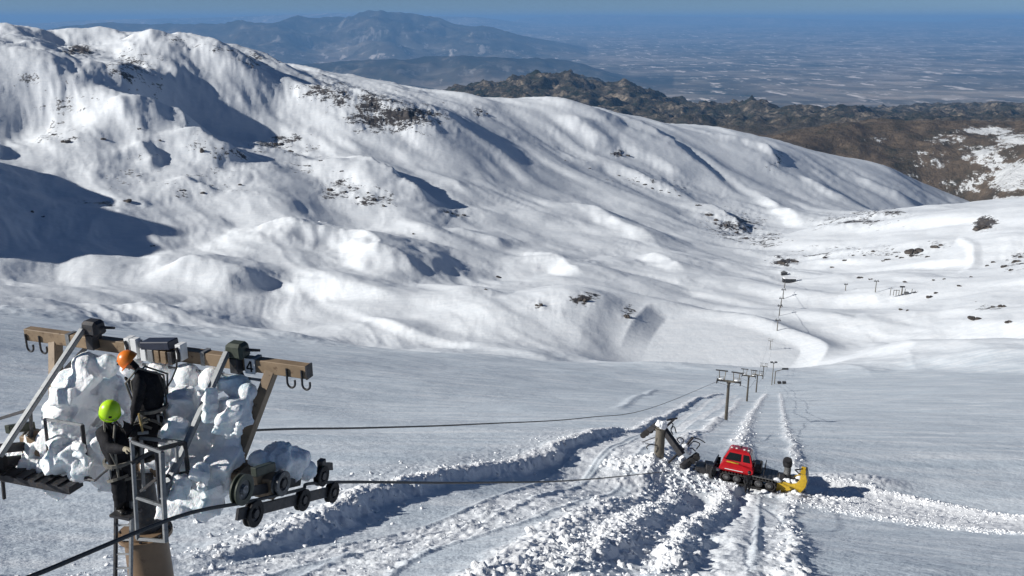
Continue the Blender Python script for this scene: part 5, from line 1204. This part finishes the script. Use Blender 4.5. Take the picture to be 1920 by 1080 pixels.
for i, (x, y, z, r_) in enumerate(((3.1, -0.9, 1.0, 0.32), (3.65, -0.9, 1.05, 0.30), (2.75, -1.2, 0.85, 0.22), (3.95, -0.4, 1.35, 0.22), (2.3, -1.5, 1.05, 0.25), (-2.6, -1.3, 0.8, 0.2))):
    m = MB(); m.ball((0, 0, 0), (r_ * 1.2, r_, r_ * 0.8), 12, 8); res = soft_mesh('snow_patch', 0.06, m, 0.10, 3.0, 60 + i, 1); o = link_mesh('snow_patch', res, CLOD, GR, smooth=True); o.location = (x, y, z)

# ------------------------------------------------------------------ man standing in front of the groomer
f0 = hit_px(1399, 928) + Vector((0, -0.2, 0.34))
def J3(dx, dy, dz): return f0 + Vector((dx, dy, dz))
J = dict(head=J3(0.03, -0.02, 1.66), neck=J3(0.0, 0, 1.48), chest=J3(0.0, 0, 1.28), pel=J3(0, 0, 0.94), shL=J3(0.2, 0.02, 1.40), elL=J3(0.28, -0.03, 1.13), wrL=J3(0.24, -0.16, 0.92), shR=J3(-0.2, 0.0, 1.40), elR=J3(-0.27, 0.03, 1.12), wrR=J3(-0.25, -0.08, 0.87),
 hipL=J3(0.1, 0, 0.88), hipR=J3(-0.1, 0, 0.88), knL=J3(0.12, -0.02, 0.5), knR=J3(-0.12, -0.02, 0.5), ankL=J3(0.14, 0.02, 0.09), ankR=J3(-0.14, 0.02, 0.09))
for q in 'LR': J['toe' + q] = J['ank' + q] + Vector((0.03, -0.17, 0))
person('person', J, {k_: v_ * 0.92 for k_, v_ in RAD.items()}, (0.3, -0.9, -0.1), dict(cloth=CLOTH, glove=BGLOVE), dict(L=(0, -0.5, -0.8), R=(0, -0.5, -0.8)), 'person in dark clothes standing on the snow beside the groomer track', BLACKP)

# ------------------------------------------------------------------ light mast and boxes at the brow
b_ = hit_px(1447, 722, 300); dpt = b_.y * CP - b_.z * SP; u_ = dpt / FPX
LM = empty('light_mast', b_, label='tall thin light mast with two lamp heads at the far brow', cat='mast')
m = MB(); m.tube((0, 0, -1), (0, 0, 46 * u_), 0.28, 0.18, 10); m.build('mast', FARGREY, LM)
for s_ in (-1, 1):
    m = MB(); m.beam((0, 0, 43 * u_), (s_ * 4 * u_, 0, 46 * u_), 0.2, 0.2); m.build('arm', FARGREY, LM)
    m = MB(); m.box((s_ * 4 * u_, 0, 46 * u_), (1.4, 0.8, 0.6)); m.build('lamp_head', DARK, LM)
b_ = hit_px(1452, 720, 300)
BM = empty('loading_boom', b_, label='slanted boom with dark wheel box right of the light mast', cat='boom')
m = MB(); m.tube((0, 0, -0.5), (0, 0, 26 * u_), 0.3, 0.25, 8); m.build('post', FARGREY, BM)
m = MB(); m.beam((0, 0, 26 * u_), (18 * u_, 0, 31 * u_), 0.25, 0.3); m.build('boom_arm', FARGREY, BM)
m = MB(); m.box((18 * u_, 0, 31 * u_), (3.6, 0.8, 0.9)); m.build('wheel_box', DARK, BM, bevel=0.1)
for i, px in enumerate((1461, 1470)):
    b_ = hit_px(px, 720, 250); u2 = (b_.y * CP - b_.z * SP) / FPX
    BX = empty('sheave_box', b_, label=('left' if i == 0 else 'right') + ' one of two small dark boxes on the brow right of the pylons', cat='box', group='dark boxes on the brow')
    m = MB(); m.box((0, 0, 3.2 * u2), (7 * u2, 1.2, 4 * u2)); m.build('casing', DARK, BX, bevel=0.15)
    m = MB(); m.box((0, 0, 0.4 * u2), (5 * u2, 0.8, 1.8 * u2)); m.build('stand', FARGREY, BX)

# ------------------------------------------------------------------ far lift in the valley
def far_pylon(px, py, hpx, label, group, arm=1.0):
    b_ = hit_px(px, py, 600); u_ = (b_.y * CP - b_.z * SP) / FPX; h = hpx * u_ / 0.95
    t_ = empty('valley_pylon', b_, label=label, cat='lift pylon', group=group)
    m = MB(); m.tube((0, 0, -2), (0, 0, h), 0.62, 0.45, 10); m.build('pole', FARGREY, t_)
    m = MB(); m.beam((-3.2 * arm, 0, h - 0.2), (3.2 * arm, 0, h - 0.2), 0.6, 0.7); m.build('crossarm', DARK, t_)
    for s_ in (-1, 1):
        m = MB(); m.box((3.0 * arm * s_, 0, h - 0.4), (0.7, 3.4, 0.9)); m.build('sheave_train', DARK, t_)
        m = MB(); m.beam((1.4 * arm * s_, 0, h + 1.4), (3.2 * arm * s_, 0, h + 1.4), 0.35, 0.35); m.build('gantry_beam', DARK, t_)
        m = MB(); m.beam((2.3 * arm * s_, 0, h - 0.2), (2.3 * arm * s_, 0, h + 1.4), 0.3, 0.3); m.build('gantry_leg', DARK, t_)
    return b_, h
FP = []
for i, (px, py, hp, lb) in enumerate(((1457, 620, 20, 'lowest and nearest pylon of the valley lift'), (1461, 592, 19, 'second pylon up the valley lift, above the nearest one'), (1464, 577, 18, 'third pylon of the valley lift, close behind the second'), (1468, 560, 17, 'fourth pylon of the valley lift, below the dark station'), (1471, 540, 15, 'top pylon of the valley lift, right under the dark station'))):
    FP.append(far_pylon(px, py, hp, lb, 'pylons of the valley lift', 0.8))
P = []
for (a_, h_) in FP: P.append(a_ + Vector((0, 0, h_ - 0.2)))
rope('haul_rope', P + [hit_px(1473, 528, 600) + Vector((0, 0, 5))], 0.12, 'thin rope of the valley lift strung over its row of pylons')
far_pylon(1641, 548, 21, 'tall pylon on the right valley floor left of the post row', 'pylons on the right valley floor', 0.8)
far_pylon(1585, 545, 12, 'short pylon on the right valley floor, far left of the post row', 'pylons on the right valley floor', 0.6)
b_ = hit_px(1479, 530, 600); u_ = (b_.y * CP - b_.z * SP) / FPX
ST = empty('lift_station', b_, label='dark lift station hut with snow on its roof at the head of the valley lift', cat='building')
m = MB(); m.box((0, 0, 4 * u_), (24 * u_, 6, 9 * u_)); m.build('wall', DARK, ST, bevel=0.2)
m = MB(); m.box((2, 0, 9.2 * u_), (27 * u_, 7.5, 1.6 * u_), 0, 0.9); m.build('roof', CLOD, ST)
for q in (-8, -3, 3, 8):
    m = MB(); m.box((q * u_, -3.05, 4.6 * u_), (3 * u_, 0.2, 3.5 * u_)); m.build('window', GLASS, ST)
b_ = hit_px(1470, 516, 600); H2 = empty('engine_house', b_, label='small dark engine house just above the lift station hut', cat='building')
m = MB(); m.box((0, 0, 2.6 * u_), (11 * u_, 5, 6 * u_)); m.build('wall', DARK, H2, bevel=0.3)
m = MB(); m.prism([(-6.5 * u_, 5.4 * u_), (6.5 * u_, 5.4 * u_), (0, 8.2 * u_)], -3, 3); m.build('roof', DIRTYGREY, H2)
b_ = hit_px(1695, 553, 600); u_ = (b_.y * CP - b_.z * SP) / FPX
SF = empty('loading_shelter', b_, label='row of grey posts and beams of a lift loading station on the right valley floor', cat='lift station')
for q, hh in ((-26, 15), (-20, 10), (-15, 10), (-10, 10), (-4, 11), (1, 12), (14, 12), (20, 8)):
    m = MB(); m.tube((q * u_, 0, -1), (q * u_, 0, hh * u_), 0.45, 0.4, 8); m.build('post', FARGREY, SF)
m = MB(); m.beam((-20 * u_, 0, 9 * u_), (-10 * u_, 0, 9 * u_), 0.5, 0.6); m.build('beam', FARGREY, SF)
m = MB(); m.box((-5 * u_, 0, 16 * u_), (9 * u_, 2, 2.4 * u_)); m.build('bullwheel_frame', DARK, SF, bevel=0.2)
m = MB(); m.tube((-5 * u_, 0, 0), (-5 * u_, 0, 16 * u_), 0.7, 0.6, 8); m.build('mast', FARGREY, SF)
m = MB(); m.box((4 * u_, 0, 3.5 * u_), (8 * u_, 3, 5 * u_)); m.build('cabin', DIRTYGREY, SF, bevel=0.2)
m = MB(); m.box((20 * u_, 0, 3 * u_), (7 * u_, 3, 4 * u_)); m.build('cabin', DIRTYGREY, SF, bevel=0.2)

# ------------------------------------------------------------------ rocks poking through the snow
def rock_mesh(i):
    rq = random.Random(50 + i); bm = bmesh.new()
    for j in range(rq.randint(4, 7)):
        rad_ = rq.uniform(0.25, 0.6); off_ = Vector((rq.uniform(-0.75, 0.75), rq.uniform(-0.5, 0.5), rq.uniform(-0.25, 0.15)))
        got = bmesh.ops.create_icosphere(bm, subdivisions=2, radius=1.0)['verts']
        c = np.array([v.co for v in got]); d = 1 + 0.4 * noise3(c * 1.1 + i * 5 + j, 200 + i) + 0.25 * np.abs(noise3(c * 2.6 + i + j, 210 + i)); q = noise3(c * 1.5 + 3 * i + j, 230 + i); d = d + 0.5 * (np.round(q * 2.2) / 2.2 - q)
        for v, k_ in zip(got, d): v.co = v.co * float(k_) * rad_ * Vector((1, 1, 1)).x + off_
        for v in got: v.co.z = v.co.z * 1.1
    me = bpy.data.meshes.new('rock'); bm.to_mesh(me); bm.free(); me.materials.append(ROCKM); return me
RM = [rock_mesh(i) for i in range(9)]
def rock(px, py, wpx, hpx, label, group):
    b_ = hit_px(px, py + hpx * 0.5, 600); u_ = (b_.y * CP - b_.z * SP) / FPX
    o = bpy.data.objects.new('rock', RM[random.randrange(9)]); COL.objects.link(o)
    sx = wpx * u_ * 0.5; sz = max(hpx * u_ * 0.6, sx * 0.35)
    o.scale = (sx, sx * random.uniform(0.7, 1.1), sz); o.rotation_euler = (random.uniform(-.2, .2), random.uniform(-.2, .2), random.uniform(-.5, .5)); o.location = b_ + Vector((0, sx * 0.4, sz * 0.15))
    tag(o, label, 'rock', group)
for px, py, w_, h_, lb in [(1720,468,28,12,'large dark outcrop in the middle of the right snowfield'),(1755,461,20,8,'second dark outcrop just right of the large one on the right snowfield'),(1845,423,38,16,'big brown outcrop at the right edge high on the ridge line'),(1470,491,24,9,'dark rock at the mouth of the gully above the lift station'),(1490,488,14,7,'dark rock right beside the gully rock above the lift station'),
 (1090,561,24,10,'broad dark rock on top of the rounded mound in the valley'),(1010,570,16,8,'rock on the left of the rounded mound in the valley'),(1176,590,16,13,'rock on the steep right flank of the rounded mound'),(1830,597,22,6,'long flat rock low on the right snowfield'),(1890,601,12,9,'stubby rock right of the long flat rock on the right snowfield'),
 (935,519,12,4,'small dark rock or hut on the white bench above the mound'),(910,541,6,5,'tiny dark rock below the bench left of the mound'),(775,437,6,5,'tiny lone dark rock on the middle of the opposite slope'),
 (520,268,22,10,'dark rock under the shadowed spur on the opposite slope'),(545,281,20,8,'second dark rock below the shadowed spur'),(617,352,14,12,'dark rock at the top of the lower knoll on the opposite slope'),(120,262,22,10,'dark rock high on the left slope near the picture edge'),(380,276,10,18,'tall thin dark crag on the left slope')]: rock(px, py, w_, h_, lb, 'rocks that can be told apart')
for L_, lb, gp in (([(1765,458,10,6),(1690,482,10,4),(1905,488,16,8),(1885,497,14,8),(1895,505,10,5),(1862,490,10,5),(1850,497,8,4),(1915,480,8,6),(1712,478,12,4),(1740,480,8,4),(1665,486,10,3),(1680,480,8,4),(1640,470,10,3),(1600,478,10,3),(1550,482,12,4),(1585,487,8,4),(1620,478,8,3),(1745,555,14,7),(1755,548,12,5),(1860,573,10,8),(1880,572,12,8),(1752,524,8,4),(1800,535,8,4),(1690,579,8,5),(1701,581,6,4),(1820,518,6,4),(1770,522,6,4),(1655,488,8,4),(1613,520,10,3),(1633,523,10,3),(1700,528,12,3),(1560,500,10,4)], 'small dark rock scattered on the right snowfield', 'small rocks on the right snowfield'),
 ([(668,368,10,9),(700,372,10,6),(645,358,9,6),(690,360,7,5),(720,385,9,5),(870,402,10,5),(100,250,14,6),(195,258,14,6),(235,375,20,6),(340,355,12,6),(380,360,14,6),(450,345,10,5),(285,460,10,4),(60,395,8,6),(80,405,6,4),(640,320,8,4),(600,300,9,4),(580,310,7,4),(300,262,8,5),(260,240,7,5)], 'small dark rock on the steep slope opposite', 'small rocks on the opposite slope'),
 ([(1195,340,8,3),(1210,345,10,4),(1225,352,9,3),(1240,356,7,4),(1160,328,6,3),(1105,315,6,3),(1060,300,6,3),(1160,289,14,4),(1176,290,9,4),(900,207,8,6),(912,212,6,4),(1310,384,12,4),(1330,402,14,6),(1345,410,12,8),(1360,420,10,8),(1380,434,9,6),(1400,445,8,5),(1256,360,8,3),(1275,366,8,3)], 'small dark rock on the long far slope above the gully', 'small rocks on the long far slope')):
    for q in L_: rock(*q, lb, gp)

# ------------------------------------------------------------------ snow rubble on the banks
def scatter(P, n_, off, spread, rmin, rmax, t0=0.0, t1=1.0, dens=1.0):
    seg = np.diff(P, axis=0); L = np.hypot(seg[:, 0], seg[:, 1]); C_ = np.r_[0, np.cumsum(L)]
    dist = C_[-1]; mid = np.hypot(P[:, 0], P[:, 1])
    # more clods where the camera is nearer
    s_ = np.sort(RNG.random(n_ * 4)) * dist * (t1 - t0) + dist * t0
    i = np.clip(np.searchsorted(C_, s_) - 1, 0, len(seg) - 1); f = (s_ - C_[i]) / L[i]
    x = P[i, 0] + seg[i, 0] * f; y = P[i, 1] + seg[i, 1] * f; keep = RNG.random(len(x)) < np.clip((28 / np.hypot(x, y)) ** 0.8, 0.12, 1) * 0.6
    i = i[keep]; x = x[keep]; y = y[keep]; e_ = seg[i] / L[i][:, None]; o_ = off + spread * RNG.normal(size=len(x))
    x = x + e_[:, 1] * o_; y = y - e_[:, 0] * o_
    r_ = rmin * (rmax / rmin) ** (RNG.random(len(x)) ** 2.2)
    return np.c_[x, y, r_]
CL = np.vstack([scatter(TRENCH1, 14, -0.8, 0.9, 0.12, 0.22), scatter(TRENCH2, 12, -0.8, 0.7, 0.12, 0.2), scatter(ROAD_R, 14, 0.6, 0.7, 0.12, 0.22), scatter(BANK, 25, -1.0, 0.6, 0.12, 0.2), scatter(BANK, 3400, -1.2, 0.75, 0.02, 0.12), scatter(BANK, 900, -3.4, 1.7, 0.03, 0.14), scatter(BANK, 500, 0.5, 0.5, 0.03, 0.12), scatter(ROAD_R, 1100, 0.6, 0.6, 0.02, 0.10), scatter(TRENCH1, 950, -0.8, 0.7, 0.02, 0.11), scatter(TRENCH2, 850, -0.8, 0.5, 0.02, 0.10),
 scatter(BERM3, 900, 0.0, 0.4, 0.03, 0.13), scatter(BERM4, 900, 0.0, 0.7, 0.05, 0.2), scatter(BLOW, 1000, 0.0, 0.7, 0.02, 0.11), scatter(BLOW2, 500, 0.0, 0.6, 0.03, 0.10), scatter(BLOW, 1500, 4.2, 2.6, 0.015, 0.06), scatter(TREADS[0][0], 600, 0, 0.6, 0.02, 0.07), scatter(TREADS[1][0], 700, 0, 0.7, 0.02, 0.08)])
mound = np.array([(wb.x - 1.5, wb.y - 1.0), (wb.x + 1.5, wb.y - 1.5), (gc.x - 3.5, gc.y - 1.0), (gc.x + 4.5, gc.y - 0.5)])
cx = mound[RNG.integers(0, 4, 900)] + RNG.normal(size=(900, 2)) * 1.7; CL = np.vstack([CL, np.c_[cx, 0.03 * (0.2 / 0.03) ** (RNG.random(900) ** 2)]])
CL = CL[np.hypot(CL[:, 0], CL[:, 1]) > 16]
CL = CL[np.argsort(-CL[:, 2] / np.hypot(CL[:, 0], CL[:, 1]))]
def clod_base(sub, seed):
    bm = bmesh.new(); bmesh.ops.create_icosphere(bm, subdivisions=sub, radius=1.0); v = np.array([p.co for p in bm.verts]); f = np.array([[q.index for q in p.verts] for p in bm.faces]); bm.free()
    d = 1 + 0.5 * noise3(v * 1.2 + seed * 3.1, 300 + seed) + 0.35 * noise3(v * 2.7 + seed, 310 + seed); q = noise3(v * 1.6 + seed, 320 + seed); d = d + 0.5 * (np.round(q * 2.5) / 2.5 - q); v = v * d[:, None] * np.array([1.3, 1.0, 0.65]); return v, f
B2 = [clod_base(2, i) for i in range(6)]; B1 = [clod_base(1, 10 + i) for i in range(6)]
zc = ground_zv(CL[:, 0], CL[:, 1])
NI = 120                                   # the largest stand alone, the rest is one heap of rubble
CM = []
for v, f in B2:
    me = bpy.data.meshes.new('snow_clod'); me.from_pydata(v.tolist(), [], f.tolist()); me.materials.append(CLOD); CM.append(me)
for i in range(NI):
    o = bpy.data.objects.new('snow_clod', CM[i % 6]); COL.objects.link(o); r_ = CL[i, 2]
    o.location = (CL[i, 0], CL[i, 1], zc[i] + 0.3 * r_); o.scale = (r_, r_, r_); o.rotation_euler = (random.uniform(-.6, .6), random.uniform(-.6, .6), random.uniform(0, 6.2))
    tag(o, 'large loose snow clod on the rubble banks beside the groomed track', 'snow clod', 'large snow clods on the banks')
VV, FF = [], []; o_ = 0
for i in range(NI, len(CL)):
    v, f = (B2 if i < NI + 1500 else B1)[i % 6]; r_ = CL[i, 2]; a = RNG.random() * 6.28; ca, sa = math.cos(a), math.sin(a); tl = RNG.normal() * 0.4
    x = v[:, 0] * ca - v[:, 1] * sa; y = v[:, 0] * sa + v[:, 1] * ca; z = v[:, 2] + tl * x
    VV.append(np.c_[x * r_ + CL[i, 0], y * r_ + CL[i, 1], z * r_ + zc[i] + 0.1 * r_]); FF.append(f + o_); o_ += len(v)
VV = np.vstack(VV); FF = np.vstack(FF).astype(np.int32)
me = bpy.data.meshes.new('snow_rubble'); me.vertices.add(len(VV)); me.vertices.foreach_set('co', VV.astype(np.float32).reshape(-1)); me.loops.add(FF.size); me.loops.foreach_set('vertex_index', FF.reshape(-1))
me.polygons.add(len(FF)); me.polygons.foreach_set('loop_start', np.arange(0, FF.size, 3, dtype=np.int32)); me.update(calc_edges=True)
tag(link_mesh('snow_rubble', me, CLOD), 'rubble of small snow clods thrown up along the banks', None, kind='stuff')
print('TRIS clods', len(FF), 'terrain', (NU - 1) * (NV - 1) * 2, 'clods', len(CL))
